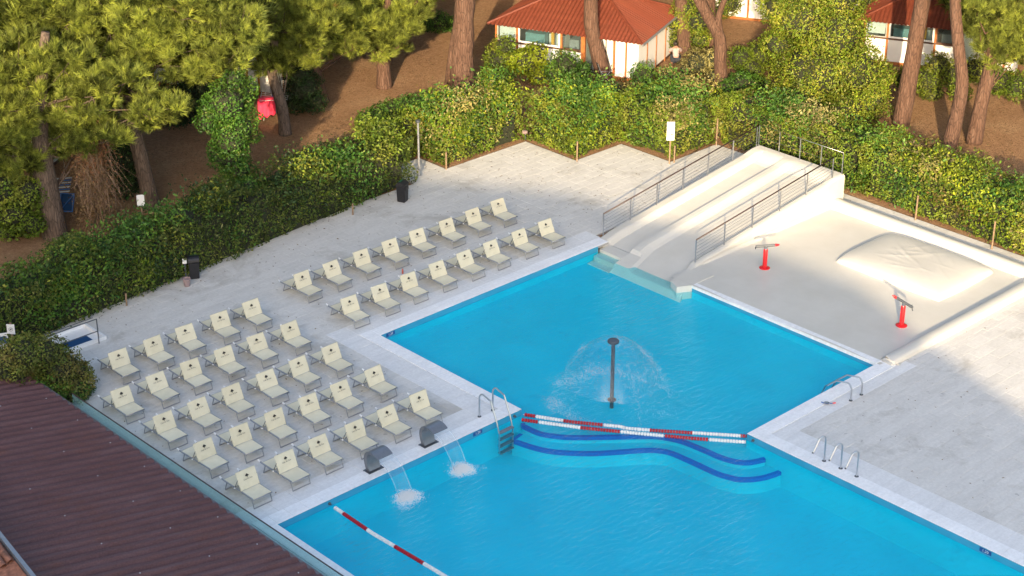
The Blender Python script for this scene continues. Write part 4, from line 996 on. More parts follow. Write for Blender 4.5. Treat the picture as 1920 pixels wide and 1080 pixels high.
# ================================================================== DECK ACCESSORIES
def bin_obj(label, base, h, rz, open_bag=True):
    b = at(*base); root = empty('litter_bin', (b[0], b[1], .002), label, 'bin', 'black litter bins by the hedge', rz); w = .20
    mb = MB(); mb.hexa([(-w * .88, -w * .88, 0), (w * .88, -w * .88, 0), (w * .88, w * .88, 0), (-w * .88, w * .88, 0)], [(-w, -w, h * .78), (w, -w, h * .78), (w, w, h * .78), (-w, w, h * .78)]); mb.build('body', 'black_plastic', root, local=True, bevel=.02)
    mb = MB(); vs = []; n = 8                            # arched hood
    for s in (-w - .015, w + .015):
        for k in range(n + 1): th = math.pi * k / n; vs.append((s, -math.cos(th) * (w + .015), h * .78 + math.sin(th) * .19))
    mb.add(vs, [(k, k + 1, n + 2 + k, n + 1 + k) for k in range(n)] + [tuple(range(n, -1, -1)), tuple(range(n + 1, 2 * n + 2))]); hood = mb.build('hood', 'black_plastic', root, local=True)
    mb = MB(); vs = []
    for s in (-w * .7, w * .7):
        for k in range(5): th = rad(95 + 15 * k); vs.append((s, -math.cos(th) * (w + .025), h * .78 + math.sin(th) * .205))
    mb.add(vs, [(k, k + 1, 6 + k, 5 + k) for k in range(4)]); mb.build('flap', 'green_plastic', hood, local=True)
    mb = MB(); mb.box(-w * .7, w * .7, -w - .03, -w - .012, h * .60, h * .74); mb.build('front_plate', 'black_plastic', root, local=True)
bin_obj('black litter bin with a green lid flap beside the clay pot', (365, 520), .92, -.5)
bin_obj('black litter bin with green lid near the lamp post', (755, 377), .92, .4)
def pot():
    b = at(351, 536); mb = MB(); mb.lathe([(.11, 0), (.145, .27), (.16, .28), (.16, .32), (.135, .32), (.13, .26)], (b[0], b[1], .002), 18)
    tag(mb.build('plant_pot', 'pot_clay', None, smooth=True, auto=True), 'small mauve clay pot standing by the litter bin', 'pot')
pot()
def sign(name, label, cat, base, hgt, w, h, face, post='post_wood', draw=None, post_h=None, group=None, lean=0.0):
    b = at(*base); root = empty(name, (b[0], b[1], 0), label, cat, group, math.atan2(face[1], face[0]) + math.pi / 2)
    mb = MB(); mb.box(-.03, .03, .0, .05, 0, post_h or hgt - h * .3); mb.build('post', post, root, local=True)
    mb = MB(); mb.box(-w / 2, w / 2, -.025, -.004, hgt - h, hgt); panel = mb.build('panel', 'white_plastic', root, local=True)
    if draw: draw(panel, hgt, w, h)
    return root
Fy = Matrix.Rotation(math.pi / 2, 4, 'X')
def flat(panel, m, x0, x1, z0, z1, y=-.028):
    mb = MB(); mb.box(x0, x1, y, y + .002, z0, z1); mb.build('printed_mark', m, panel, local=True)
def draw_hedge(p, H, w, h):
    text_obj('lettering', '16-99', .11, Matrix.Translation((.03, -.029, H - h * .16)) @ Fy, 'sign_grey', p, local=True)
    for k, c in enumerate(('sign_green', 'sign_grey', 'sign_green', 'sign_grey')): flat(p, c, -.10 + .055 * k, -.06 + .055 * k, H - h * .60, H - h * .55)
    flat(p, 'sign_grey', -.11, .0, H - h * .73, H - h * .64); flat(p, 'sign_red', .02, .10, H - h * .73, H - h * .64)
face = (-FWD[0], -FWD[1])
sign('notice_sign', 'tall white notice with small printed marks standing in the hedge beside the slide', 'sign', (1255, 308), 2.0, .34, .86, face, draw=draw_hedge, group='white notice signs')
sign('notice_sign', 'blank white notice on a post beside a leaning pine trunk', 'sign', (270, 440), 1.75, .30, .48, (-.6, -.8), group='white notice signs')
def draw_no(p, H, w, h):
    mb = MB(); mb.tube([(.0 + .07 * math.cos(a * .5236), -.03, H - h * .5 + .07 * math.sin(a * .5236)) for a in range(13)], .008, 5, False); mb.tube([(-.05, -.03, H - h * .5 - .05), (.05, -.03, H - h * .5 + .05)], .007, 5); mb.build('printed_mark', 'sign_grey', p, local=True)
    flat(p, 'ink', -.03, .03, H - h * .56, H - h * .44)
sign('notice_sign', 'small white notice with a round prohibition mark on a wooden post', 'sign', (28, 672), 1.35, .28, .38, (-.75, -.65), draw=draw_no, post_h=1.4, group='white notice signs')
def draw_info(p, H, w, h):
    flat(p, 'sign_blue', -w / 2 + .05, w / 2 - .05, H - .40, H - .12); flat(p, 'sign_cyan', -w / 2, w / 2, H - h, H - h + .16)
    text_obj('lettering', 'piscina', .14, Matrix.Translation((.2, -.031, H - .30)) @ Fy, 'white_plastic', p, local=True)
    text_obj('lettering', '65 135', .20, Matrix.Translation((.12, -.031, H - .60)) @ Fy, 'sign_blue', p, local=True)
sign('information_board', 'white and blue information board with numerals at the left edge', 'sign', (-8, 702), 1.55, 1.15, .95, (-.45, -.9), draw=draw_info)
sign('notice_sign', 'small crumpled white notice beside the litter bin', 'sign', (349, 524), .88, .16, .20, (-.6, -.8), post='dull_steel', post_h=.75, group='white notice signs')
def lamp_post():
    b = at(786, 329); root = empty('lamp_post', (b[0], b[1], 0), 'slim grey lamp post at the corner of the clipped hedge', 'lamp')
    mb = MB(); mb.lathe([(.085, 0), (.085, .02), (.05, .04), (.045, 2.45)], (b[0], b[1], 0), 12); mb.build('pole', 'aluminium', root, smooth=True, auto=True)
    mb = MB(); mb.lathe([(.05, 0), (.10, .02), (.11, .07), (.10, .12), (.02, .14)], (b[0], b[1], 2.45), 14); mb.build('lamp_head', 'dull_steel', root, smooth=True, auto=True)
lamp_post()
def flood():
    b = at(985, 263); root = empty('garden_light', (b[0], b[1], 0), 'small floodlight on a short stake at the inner hedge corner', 'lamp')
    mb = MB(); mb.tube([(b[0], b[1], 0), (b[0], b[1], .34)], .02, 6); mb.build('stake', 'dull_steel', root)
    mb = MB(); mb.box(b[0] - .12, b[0] + .06, b[1] - .10, b[1] + .10, .34, .48); mb.build('housing', 'pot_clay', root, bevel=.02)
flood()
def foot_bath():
    c = at(143, 636); x0, y0 = c[0] - .95, c[1] - .75; root = empty('foot_bath', (c[0], c[1], 0), 'white foot bath with a blue mat by the hedge corner', 'foot bath'); x1, y1 = x0 + 1.75, y0 + 1.45
    mb = MB()
    for a in ((x0, x1, y0, y0 + .09), (x0, x1, y1 - .09, y1), (x0, x0 + .09, y0 + .09, y1 - .09), (x1 - .09, x1, y0 + .09, y1 - .09)): mb.box(*a, 0.001, .13)
    mb.build('rim', 'white_plastic', root)
    mb = MB(); mb.box(x0 + .09, x1 - .09, y0 + .09, y1 - .09, .001, .02); mb.build('tray', 'white_plastic', root)
    mb = MB(); mb.box(x0 + .12, x1 - .42, y0 + .1, y0 + .72, .021, .035); mb.build('mat', 'mat_blue', root)
    root = empty('handrail', (x1, y0, 0), 'two-bar grey handrail beside the white foot bath', 'handrail'); q = at(186, 645)
    px, py = q[0], q[1]; e = at(90, 675); L = 2.4
    for dx in (0, -L): mb = MB(); mb.tube([(px + dx, py, 0.02), (px + dx, py, 1.0)], .022, 8); mb.build('post', 'dull_steel', root)
    for z in (1.0, .52): tube_obj('bar', [(px, py, z), (px - L, py, z)], .020, 'dull_steel', root)
    tube_obj('bar', [(px, py + .25, .96), (px - L, py + .25, .96)], .014, 'dull_steel', root); 
foot_bath()
def bottle():
    b = at(755, 513); mb = MB(); mb.lathe([(.035, 0), (.035, .16), (.015, .19), (.015, .22)], (b[0], b[1], .002), 10); tag(mb.build('bottle', 'sign_red', None, smooth=True), 'small red bottle left on the deck between the far lounger rows', 'bottle')
bottle()
def leaf_litter():
    rng = np.random.RandomState(31); n = 900; P = []
    while len(P) < n:
        x = rng.uniform(26, 59); y = rng.uniform(20, 57)
        ok = any(a < x < b and c < y < d for a, b, c, d in DECK); edge = abs(y - (53.3 + (x - 26) * .093)) < 1.2 or x > 48 and y > 46
        if ok and (edge or rng.uniform() < .22): P.append((x, y, .006))
    V, F = leaf_quads(np.array(P), np.tile([0, 0, 1.0], (n, 1)), .075, .04, rng, .25)
    tag(raw_mesh('fallen_leaves', V, F, 'litter', tone=np.full(len(V), .5)), 'small dry leaves scattered over the paving', 'leaves', kind='stuff')
leaf_litter()
# drying racks in the campsite
def rack_pink():
    b = at(512, 222); root = empty('drying_rack', (b[0], b[1], 0), 'white folding drying rack hung with a pink towel under the pines', 'drying rack', 'drying racks')
    c = np.array([b[0], b[1], 1.05]); R, Fw = RIGHT, FWD
    def q(a, d, z): return tuple(c + R * a + Fw * d + np.array([0, 0, z - 1.05]))
    mb = MB()
    for k in range(11): mb.tube([q(-.5 + .03 * 0, -.5 + k * .17, 1.05 + k * .03), q(.75, -.3 + k * .17, 1.05 + k * .035)], .012, 5)
    for a, d0 in ((-.5, -.5), (.75, -.3)): mb.tube([q(a, d0, 1.05), q(a, d0 + 1.7, 1.36)], .016, 5)
    mb.build('frame', 'white_plastic', root)
    mb = MB()
    for a in (-.4, .6): mb.tube([q(a, -.3, 0), q(a, .9, 1.15)], .016, 5); mb.tube([q(a, .9, 0), q(a, -.3, 1.08)], .016, 5)
    mb.build('legs', 'white_plastic', root)
    vs = []; n = 14                                    # draped towel
    for i in range(n + 1):
        for j in range(n + 1):
            u, v = i / n, j / n; a = -.62 + .85 * u; drop = max(0, v - .25) * (1.30 - .35 * u + .08 * math.sin(u * 17)); vs.append(q(a, -.35 - .08 * math.sin(u * 14) * v - .1 * v + max(0, .25 - v) * 1.6, 1.10 - drop))
    mb = MB(); mb.add(vs, [(i * (n + 1) + j, (i + 1) * (n + 1) + j, (i + 1) * (n + 1) + j + 1, i * (n + 1) + j + 1) for i in range(n) for j in range(n)]); 
    o = tag(mb.build('towel', 'towel_pink', None, smooth=True), 'bright pink towel draped over the drying rack', 'towel'); o.modifiers.new('s', 'SOLIDIFY').thickness = .02
    for nm, m, a0, a1, d, z0, z1, lab in (('garment', 'cloth_blue', .05, .32, -.12, .8, 1.16, 'dark blue garment hanging beside the pink towel'), ('garment', 'cloth_teal', .22, .40, -.42, .42, .95, 'teal and white garment hanging at the foot of the pink towel')):
        mb = MB(); mb.hexa([q(a0, d, z0), q(a1, d, z0), q(a1, d + .05, z0), q(a0, d + .05, z0)], [q(a0 - .03, d, z1), q(a1 + .03, d, z1), q(a1 + .03, d + .12, z1), q(a0 - .03, d + .12, z1)]); tag(mb.build(nm, m, None), lab, 'clothes', 'washing on the drying rack')
rack_pink()
def rack_blue():
    b = at(122, 398); root = empty('camp_table', (b[0], b[1], 0), 'blue framed folding table with a striped top beside the leaning pine', 'folding table')
    R, Fw = RIGHT, FWD; c = np.array([b[0], b[1], 0])
    def q(a, d, z): return tuple(c + R * a + Fw * d + np.array([0, 0, z]))
    mb = MB(); L = [q(-.22, 0, .05), q(.32, -.05, .05), q(.42, .2, .75), q(-.15, .25, .75)]
    mb.tube(L + [L[0]], .035, 6); mb.tube([L[0], L[2]], .022, 6); mb.build('frame', 'rack_blue', root)
    mb = MB(); mb.add([q(-.20, .03, .08), q(.30, -.02, .08), q(.40, .22, .72), q(-.13, .27, .72)], [(0, 1, 2, 3)]); mb.build('cloth', 'mat_blue', root)
    for k in range(7):
        mb = MB(); d = .24 + k * .10; z = .72 + k * .06; mb.hexa([q(-.5, d + .1, z), q(.22, d, z + .1), q(.22, d + .05, z + .11), q(-.5, d + .15, z + .01)], [q(-.5, d + .1, z + .03), q(.22, d, z + .13), q(.22, d + .05, z + .14), q(-.5, d + .15, z + .04)]); mb.build('slat', 'white_plastic' if k % 2 == 0 else 'rack_blue', root)
rack_blue()

# ================================================================== BUNGALOWS
def corrug(mb, a, b, c, d, rib, amp, n_per=4):
    """corrugated quad or triangle: eave a->b, ridge d->c (d above a, c above b); ribs run eave to ridge"""
    a, b, c, d = map(Vector, (a, b, c, d)); L = (b - a).length; n = max(4, int(L / rib) * n_per); up = (b - a).cross(d - a if (d - a).length > .01 else c - a).normalized()
    if up.z < 0: up = -up
    e = (b - a).normalized(); ts_d = (d - a).dot(e) / L; ts_c = (c - a).dot(e) / L; rise = (d - a) - e * (d - a).dot(e)
    base = len(mb.v); vs = []
    for i in range(n + 1):
        t = i / n; k = 1.0
        if t < ts_d: k = t / ts_d
        elif t > ts_c: k = (1 - t) / max(1e-6, 1 - ts_c)
        h = up * (amp * math.cos(2 * math.pi * t * L / rib)); p = a + (b - a) * t; vs += [p + h, p + rise * k + h]
    mb.add(vs, [(2 * i, 2 * i + 2, 2 * i + 3, 2 * i + 1) for i in range(n)])
def make_bungalow():
    """local: front wall along x (0..7.6) facing -y, depth +y"""
    root = empty('bungalow', (0, 0, 0), 'x', 'bungalow', 'white timber bungalows with red metal roofs'); L, D, H = 7.6, 5.6, 2.2; XW = 4.75
    o = .35; e0, e1, e2, e3 = (-o, -o, H + .02), (L + o, -o, H + .02), (L + o, D + o, H + .02), (-o, D + o, H + .02); rz = H + 1.45; r0, r1 = (2.9, D / 2, rz), (L - 2.9, D / 2, rz)
    for A, B, C2, D2 in ((e0, e1, r1, r0), (e1, e2, r1, r1), (e2, e3, r0, r1), (e3, e0, r0, r0)):
        mb = MB(); corrug(mb, A, B, C2, D2, .21, .030); mb.build('roof_plane', 'roof_red', root, local=True)
    for p, q in ((e0, r0), (e1, r1), (e2, r1), (e3, r0), (r0, r1)):
        mb = MB(); mb.tube([Vector(p) + Vector((0, 0, .03)), Vector(q) + Vector((0, 0, .03))], .07, 6); mb.build('ridge_cap', 'roof_red', root, local=True)
    mb = MB(); mb.box(0, L, 0, D, -.05, .12); mb.build('floor', 'timber_dark', root, local=True)
    mb = MB(); mb.box(.03, L - .03, D - .08, D - .02, .1, H); mb.box(.02, .08, .1, D - .1, .1, H); mb.box(XW - .03, XW + .03, .1, D - .1, .1, H); mb.build('inner_wall', 'interior', root, local=True)
    mb = MB(); mb.box(.1, L - .1, .1, D - .1, H - .08, H - .04); mb.build('ceiling', 'interior', root, local=True)
    # front: white panels under a window band
    xp = [0.0, 1.15, 2.30, 3.55, XW]
    for a, b in zip(xp, xp[1:]): mb = MB(); mb.box(a + .06, b - .06, -.01, .03, .12, 1.28); mb.build('wall_panel', 'wall_white', root, local=True)
    for i, a in enumerate(xp[:-1] ): mb = MB(); mb.box(a - .055, a + .055, -.03, .06, .1, 1.28); mb.build('wall_post', 'timber_orange', root, local=True)
    for a in (0.0, 1.15, 3.55): mb = MB(); mb.box(a - .055, a + .055, -.028, .06, 1.36, H); mb.build('wall_post', 'timber_orange', root, local=True)
    mb = MB(); mb.box(XW - .11, XW + .09, -.05, .1, .0, H); mb.build('corner_post', 'timber_orange', root, local=True)
    mb = MB(); mb.box(-.06, XW - .11, -.06, .08, 1.28, 1.36); mb.build('sill_beam', 'timber_dark', root, local=True)
    for a, b, fr in ((.06, 1.09, 'interior'), (1.21, 3.49, 'wall_white'), (3.61, XW - .12, 'timber_dark')):
        t = .09 if fr == 'wall_white' else .04; mb = MB(); mb.box(a, b, -.01, .05, 1.36, 1.36 + t); mb.box(a, b, -.01, .05, H - t, H); mb.box(a, a + t, -.01, .05, 1.36 + t, H - t); mb.box(b - t, b, -.01, .05, 1.36 + t, H - t); w = mb.build('window', fr, root, local=True)
        mb = MB(); mb.box(a + t, b - t, .015, .02, 1.36 + t, H - t); mb.build('pane', 'glass', w, local=True)
    # things seen through the windows are fixed fittings
    for x0, x1, y0, y1, z0, z1, m in ((.15, 1.0, .12, .15, 1.5, 2.15, 'wall_white'), (1.35, 2.4, .6, 1.1, .5, 1.72, 'interior_teal'), (2.9, 3.05, .25, .4, .2, 2.1, 'interior_yellow'), (1.6, 2.2, 2.4, 2.5, 1.3, 2.0, 'timber_dark'), (3.8, 4.3, .5, 1.2, .2, 1.7, 'sign_grey'), (2.4, 3.3, 1.2, 1.8, .2, 1.6, 'wall_white')):
        mb = MB(); mb.box(x0, x1, y0, y1, z0, z1); mb.build('fitting', m, root, local=True)
    # veranda on the right half
    for a, b in ((6.45, 7.0), (7.05, L - .02)): mb = MB(); mb.box(a, b, .0, .04, .3, H); mb.build('wall_panel', 'wall_white', root, local=True)
    for a in (6.38, 7.02): mb = MB(); mb.box(a - .05, a + .05, -.03, .06, .0, H); mb.build('veranda_post', 'timber_orange', root, local=True)
    mb = MB(); mb.box(XW + .09, 6.33, 1.0, 1.06, .1, H); mb.build('wall_panel', 'wall_white', root, local=True)
    mb = MB(); mb.box(5.55, 5.60, .97, 1.0, .1, H); mb.build('door_frame', 'timber_dark', root, local=True)
    mb = MB(); mb.box(XW + .12, XW + .75, .10, .12, .2, 2.1); mb.build('glass_screen', 'glass', root, local=True)
    mb = MB(); mb.box(6.43, L, -.03, .05, .08, .3); mb.build('base_beam', 'timber_orange', root, local=True); mb = MB(); mb.box(-.04, XW - .12, -.03, .05, -.02, .12); mb.build('base_beam', 'timber_orange', root, local=True)
    # right wall
    yp = [0.05, 1.35, 2.7, 4.1, D]
    for a, b in zip(yp, yp[1:]): mb = MB(); mb.box(L - .03, L + .02, a + .05, b - .05, .12, H); mb.build('wall_panel', 'wall_white', root, local=True)
    for a in yp[1:]: mb = MB(); mb.box(L - .05, L + .05, a - .05, a + .05, 0, H); mb.build('wall_post', 'timber_orange', root, local=True)
    mb = MB(); mb.tube([(L + o + .03, -o, H - .02), (L + o + .03, D + o, H - .02)], .06, 6); mb.build('gutter', 'aluminium', root, local=True)
    mb = MB(); mb.box(-.02, .02, .05, D, .1, H); mb.build('wall_panel', 'wall_white', root, local=True)
    return root
house = make_bungalow()
def put_house(o, front_left, direction, label, z=0.0):
    o.location = (front_left[0], front_left[1], z - .05); o.rotation_euler.z = math.atan2(direction[1], direction[0]); o['label'] = label
dirH = (0.387, -0.922)
hx = at(924, 40, 2.25)
put_house(house, (hx[0] + .15, hx[1] - .1), dirH, 'white bungalow with red roof behind the yellow-green shrubs, left of the forked pine')
h2 = copy_tree(house); p = at(1615, 33, 2.3); put_house(h2, (p[0] + .35, p[1] - .05), (0.441, -0.897), 'white bungalow with brown-red roof behind the two leaning trunks at the top right')
h3 = copy_tree(house); p = at(1345, 30, 0); put_house(h3, (p[0] - .2, p[1] + .6), (0.441, -0.897), 'white bungalow wall showing beyond the forked pine at the top')
h4 = copy_tree(house); p = at(-60, 300, 0); put_house(h4, (p[0] - 1.9, p[1] + 3.2), (0.50, -0.866), 'white bungalow wall behind the leaning pine at the far left')
h5 = copy_tree(house); p = at(250, 150, 0); put_house(h5, (p[0], p[1]), (0.45, -0.89), 'white bungalow glimpsed between the pine crowns')
h6 = copy_tree(house); p = at(745, 8, 0); put_house(h6, (p[0] + 3.0, p[1] + 3), (0.42, -0.90), 'shaded bungalow veranda behind the big double pine trunk')
def folding_chair(label, pos, rz, mname):
    root = empty('camp_chair', (pos[0], pos[1], pos[2]), label, 'chair', 'camping chairs at the bungalows', rz)
    mb = MB()
    for s in (-.26, .26): mb.tube([(s, -.28, 0), (s, .24, .62)], .016, 5); mb.tube([(s, .28, 0), (s, -.26, .60), (s, .26, .62)], .016, 5); mb.tube([(s, .18, .42), (s, .38, 1.02)], .016, 5)
    mb.build('frame', 'aluminium', root, local=True)
    mb = MB(); mb.box(-.25, .25, -.24, .2, .41, .43); mb.build('seat', mname, root, local=True)
    mb = MB(); mb.hexa([(-.25, .19, .45), (.25, .19, .45), (.25, .21, .45), (-.25, .21, .45)], [(-.25, .37, 1.0), (.25, .37, 1.0), (.25, .39, 1.0), (-.25, .39, 1.0)]); mb.build('backrest', mname, root, local=True)
Hm = Matrix.Translation(house.location) @ Matrix.Rotation(house.rotation_euler.z, 4, 'Z')
for lab, (x, y), rz, m in (('dark folding camping chair on the veranda beside the leaning trunk', (6.0, -.35), 2.2, 'trousers_dark'), ('tan camping table chair behind the dark chair on the veranda', (5.75, .35), 2.9, 'post_wood')):
    q = Hm @ Vector((x, y, .06)); folding_chair(lab, q, house.rotation_euler.z + rz, m)

def person():
    """someone bending forward at the side wall of the bungalow, back to the camera"""
    b = at(1267, 121); root = empty('person', (b[0], b[1], 0), 'person in a pale shirt and dark trousers crouching beside the bungalow wall', 'person')
    R, Fw = Vector(RIGHT), Vector(FWD); o = Vector((b[0], b[1], -.08)); Z = Vector((0, 0, 1))
    def P(a, d, z): return o + R * a + Fw * d + Z * z
    def skin(name, V, Edg, Rr, m, parent):
        me = bpy.data.meshes.new(name); me.from_pydata([tuple(v) for v in V], Edg, []); me.update(); ob = link(bpy.data.objects.new(name, me)); me.materials.append(MATS[m])
        md = ob.modifiers.new('skin', 'SKIN'); 
        for i, r in enumerate(Rr): me.skin_vertices[0].data[i].radius = (r, r)
        me.skin_vertices[0].data[0].use_root = True
        ob.modifiers.new('sub', 'SUBSURF').levels = 1; ob.modifiers['sub'].render_levels = 2; attach(ob, parent); return ob
    V = [P(0, 0, .36), P(0, .10, .54), P(0, .26, .76), P(0, .34, .84), P(0, .40, .92), P(0, .45, .99), P(.20, .33, .80), P(.30, .48, .60), P(.24, .68, .50), P(.22, .75, .46), P(-.20, .33, .80), P(-.30, .48, .60), P(-.24, .68, .50), P(-.22, .75, .46), P(.12, .02, .34), P(.20, .42, .46), P(.17, .22, .10), P(.17, .38, .05), P(-.12, .02, .34), P(-.20, .42, .46), P(-.17, .22, .10), P(-.17, .38, .05)]
    E = [(0, 1), (1, 2), (2, 3), (3, 4), (4, 5), (3, 6), (6, 7), (7, 8), (8, 9), (3, 10), (10, 11), (11, 12), (12, 13), (0, 14), (14, 15), (15, 16), (16, 17), (0, 18), (18, 19), (19, 20), (20, 21)]
    skin('body', V, E, [.14, .14, .16, .13, .06, .10, .065, .05, .04, .035, .065, .05, .04, .035, .09, .065, .045, .04, .09, .065, .045, .04], 'skin', root)
    skin('shirt', [P(0, .03, .44), P(0, .11, .56), P(0, .26, .77), P(0, .33, .84), P(.21, .33, .80), P(.28, .43, .66), P(-.21, .33, .80), P(-.28, .43, .66)], [(0, 1), (1, 2), (2, 3), (3, 4), (4, 5), (3, 6), (6, 7)], [.165, .17, .185, .15, .09, .085, .09, .085], 'shirt_pale', root)
    skin('trousers', [P(0, 0, .38), P(.12, .02, .34), P(.20, .42, .46), P(.17, .22, .12), P(-.12, .02, .34), P(-.20, .42, .46), P(-.17, .22, .12)], [(0, 1), (1, 2), (2, 3), (0, 4), (4, 5), (5, 6)], [.165, .115, .09, .075, .115, .09, .075], 'trousers_dark', root)
    mb = MB(); c = P(0, .45, 1.03); mb.lathe([(.02, -.12), (.10, -.08), (.125, 0), (.11, .08), (.05, .125)], tuple(c), 12); mb.build('hair', 'hair_dark', root, smooth=True)
person()

# ================================================================== HEDGES, SHRUBS
HG = 'clipped hedges round the pool deck'
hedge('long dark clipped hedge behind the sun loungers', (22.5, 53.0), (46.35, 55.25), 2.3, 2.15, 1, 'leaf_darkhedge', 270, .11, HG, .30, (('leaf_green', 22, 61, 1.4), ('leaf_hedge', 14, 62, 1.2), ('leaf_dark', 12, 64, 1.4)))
hedge('short hedge end closing the recess behind the lamp post', (46.2, 57.5), (48.9, 57.5), 1.5, 2.1, 2, 'leaf_hedge', 240, .11, HG)
hedge('sunlit hedge block with cream variegated leaves right of the lamp post', (48.62, 55.8), (53.5, 55.76), 2.6, 2.3, 3, 'leaf_hedge', 260, .11, HG, .26, (('leaf_gold', 8, 63, 1.2), ('leaf_lime', 8, 65, 1.3), ('leaf_green', 12, 73, 1.4)))
hedge('sunlit hedge block at the middle step of the paving edge', (53.5, 52.5), (56.45, 52.48), 3.4, 2.3, 4, 'leaf_hedge', 260, .11, HG, .26, (('leaf_green', 11, 66, 1.4), ('leaf_lime', 6, 67, 1.1), ('leaf_dark', 4, 85, 1.0)))
hedge('sunlit hedge block holding the tall white notice', (56.4, 49.52), (59.6, 49.5), 3.4, 2.25, 5, 'leaf_hedge', 260, .11, HG, .26, (('leaf_gold', 5, 68, 1.1), ('leaf_green', 8, 74, 1.3)))
hedge('hedge behind the top end of the water slide', (59.65, 49.6), (59.35, 41.6), 2.4, 2.2, 6, 'leaf_hedge', 260, .11, HG, .26, (('leaf_gold', 7, 69, 1.2), ('leaf_green', 12, 70, 1.4), ('leaf_ochre', 5, 86, .9)))
hedge('long sunlit hedge behind the splash pad at the right', (59.35, 41.5), (58.75, 27.5), 2.3, 2.2, 7, 'leaf_hedge', 260, .11, HG, .30, (('leaf_lime', 12, 71, 1.3), ('leaf_gold', 9, 72, 1.1), ('leaf_green', 20, 75, 1.4), ('leaf_ochre', 7, 87, .9)))
def lobes_px(base, items, seed=0, squash=.9):
    rng = np.random.RandomState(seed); out = []
    for it in items:
        px, py, r = it[:3]; off = it[3] if len(it) > 3 else rng.uniform(-.3, .5); p = at_depth(px, py, base, off)
        out.append((p[0], p[1], max(p[2], r * .35), r, r, r * squash))
    return out
def shrub(label, base_px, items, seed, material, size=.11, dens=230, name='shrub', cat='shrub', group='shrubs behind the hedges', stem=False, core=True):
    b = at(*base_px); return bush(name, label, cat, lobes_px(b, items, seed), seed, material, dens, size, (b[0], b[1], 0), group, stem, core)
shrub('big mounded ivy-clad tree between the two bungalows', (1548, 232), [(1562, 62, 1.7), (1500, 30, 1.5), (1468, 10, 1.2), (1530, 130, 2.0), (1600, 130, 1.5), (1625, 182, 1.2), (1500, 195, 1.6), (1580, 225, 1.5), (1462, 80, .9), (1648, 140, .8), (1570, -10, 1.5), (1500, -30, 1.5), (1520, 235, 1.0)], 11, 'leaf_ivy', .125, 210, 'ivy_tree', 'tree', None, True)
shrub('tall ivy-wrapped stump with ragged crown behind the dark hedge', (440, 412), [(426, 192, 1.0), (440, 238, 1.05), (402, 205, .7), (426, 288, .85), (434, 263, .8), (446, 318, .75), (448, 342, .7), (436, 368, .7), (456, 168, .65), (388, 228, .5), (440, 152, .5)], 12, 'leaf_green', .12, 220, 'ivy_tree', 'tree', None, True)
shrub('low green shrub left of the ivy-wrapped stump', (392, 420), [(390, 375, .8), (360, 395, .7), (410, 395, .7)], 13, 'leaf_green')
shrub('bright green shrub right of the ivy-wrapped stump', (478, 425), [(470, 360, .8), (500, 385, .7), (455, 390, .7)], 14, 'leaf_green')
shrub('low green shrub above the left end of the dark hedge', (150, 505), [(140, 470, .75), (110, 480, .6), (175, 490, .6)], 15, 'leaf_green')
shrub('green shrub beneath the white blank notice', (285, 475), [(262, 430, .6), (300, 440, .65), (285, 460, .7), (335, 425, .6)], 16, 'leaf_green')
shrub('rounded shrub at the far left edge under the pine crown', (25, 450), [(25, 395, 1.0), (50, 360, .8), (-5, 360, 1.1), (60, 420, .6), (15, 430, .7)], 17, 'leaf_hedge')
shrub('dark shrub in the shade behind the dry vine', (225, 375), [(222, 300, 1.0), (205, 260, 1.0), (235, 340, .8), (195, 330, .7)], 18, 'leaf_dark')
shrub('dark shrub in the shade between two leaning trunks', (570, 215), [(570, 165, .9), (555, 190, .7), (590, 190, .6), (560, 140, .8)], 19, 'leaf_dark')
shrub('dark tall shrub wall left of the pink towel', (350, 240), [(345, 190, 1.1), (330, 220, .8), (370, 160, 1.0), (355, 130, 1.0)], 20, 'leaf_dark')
shrub('yellow-leaved shrub at the corner by the lamp post', (725, 300), [(735, 245, .55), (715, 255, .5), (750, 260, .45), (700, 240, .4)], 21, 'leaf_lime', .12)
shrub('pale green shoots rising from the hedge top', (600, 345), [(600, 292, .35), (625, 285, .3), (575, 300, .25)], 22, 'leaf_lime', .12, core=False)
shrub('green shrub row along the sunny clearing edge', (800, 245), [(690, 225, .65, 0), (714, 216, .65, 0), (738, 208, .65, 0), (762, 202, .65, 0), (786, 198, .65, 0), (812, 195, .65, 0), (838, 193, .65, 0), (864, 192, .65, 0), (888, 192, .65, 0)], 23, 'leaf_green')
shrub('dark clipped shrub at the back of the clearing', (820, 62), [(800, 45, .7), (825, 42, .7), (848, 48, .6)], 24, 'leaf_green')
shrub('tall shrub against the left corner of the front bungalow', (945, 160), [(938, 110, .9), (930, 145, .8), (945, 85, .6)], 25, 'leaf_hedge')
shrub('bright lime shrub in front of the bungalow windows', (1000, 165), [(985, 115, .8), (1005, 100, .6), (965, 110, .6), (1010, 135, .7)], 26, 'leaf_lime', .13)
shrub('green shrub in front of the dark bungalow window', (1062, 175), [(1060, 120, .8), (1075, 140, .8), (1045, 135, .7), (1090, 130, .45)], 27, 'leaf_green')
shrub('golden shrub at the foot of the leaning trunk', (1130, 190), [(1110, 176, .7), (1160, 174, .7), (1080, 178, .6), (1185, 174, .6)], 28, 'leaf_gold')
shrub('dense dark green shrub ball below the bungalow corner', (1205, 178), [(1206, 142, .75), (1200, 165, .7)], 29, 'leaf_green', .10, 280)
shrub('golden green shrub left of the straight trunk', (1250, 170), [(1245, 146, .65), (1265, 155, .6)], 30, 'leaf_gold')
shrub('pale golden shrub right of the straight trunk', (1318, 160), [(1310, 118, .85), (1335, 112, .7), (1290, 130, .6), (1340, 140, .6)], 36, 'leaf_gold')
shrub('yellow-green shrub below the forked trunk', (1300, 215), [(1295, 180, .8), (1330, 185, .7), (1270, 185, .7)], 37, 'leaf_lime')
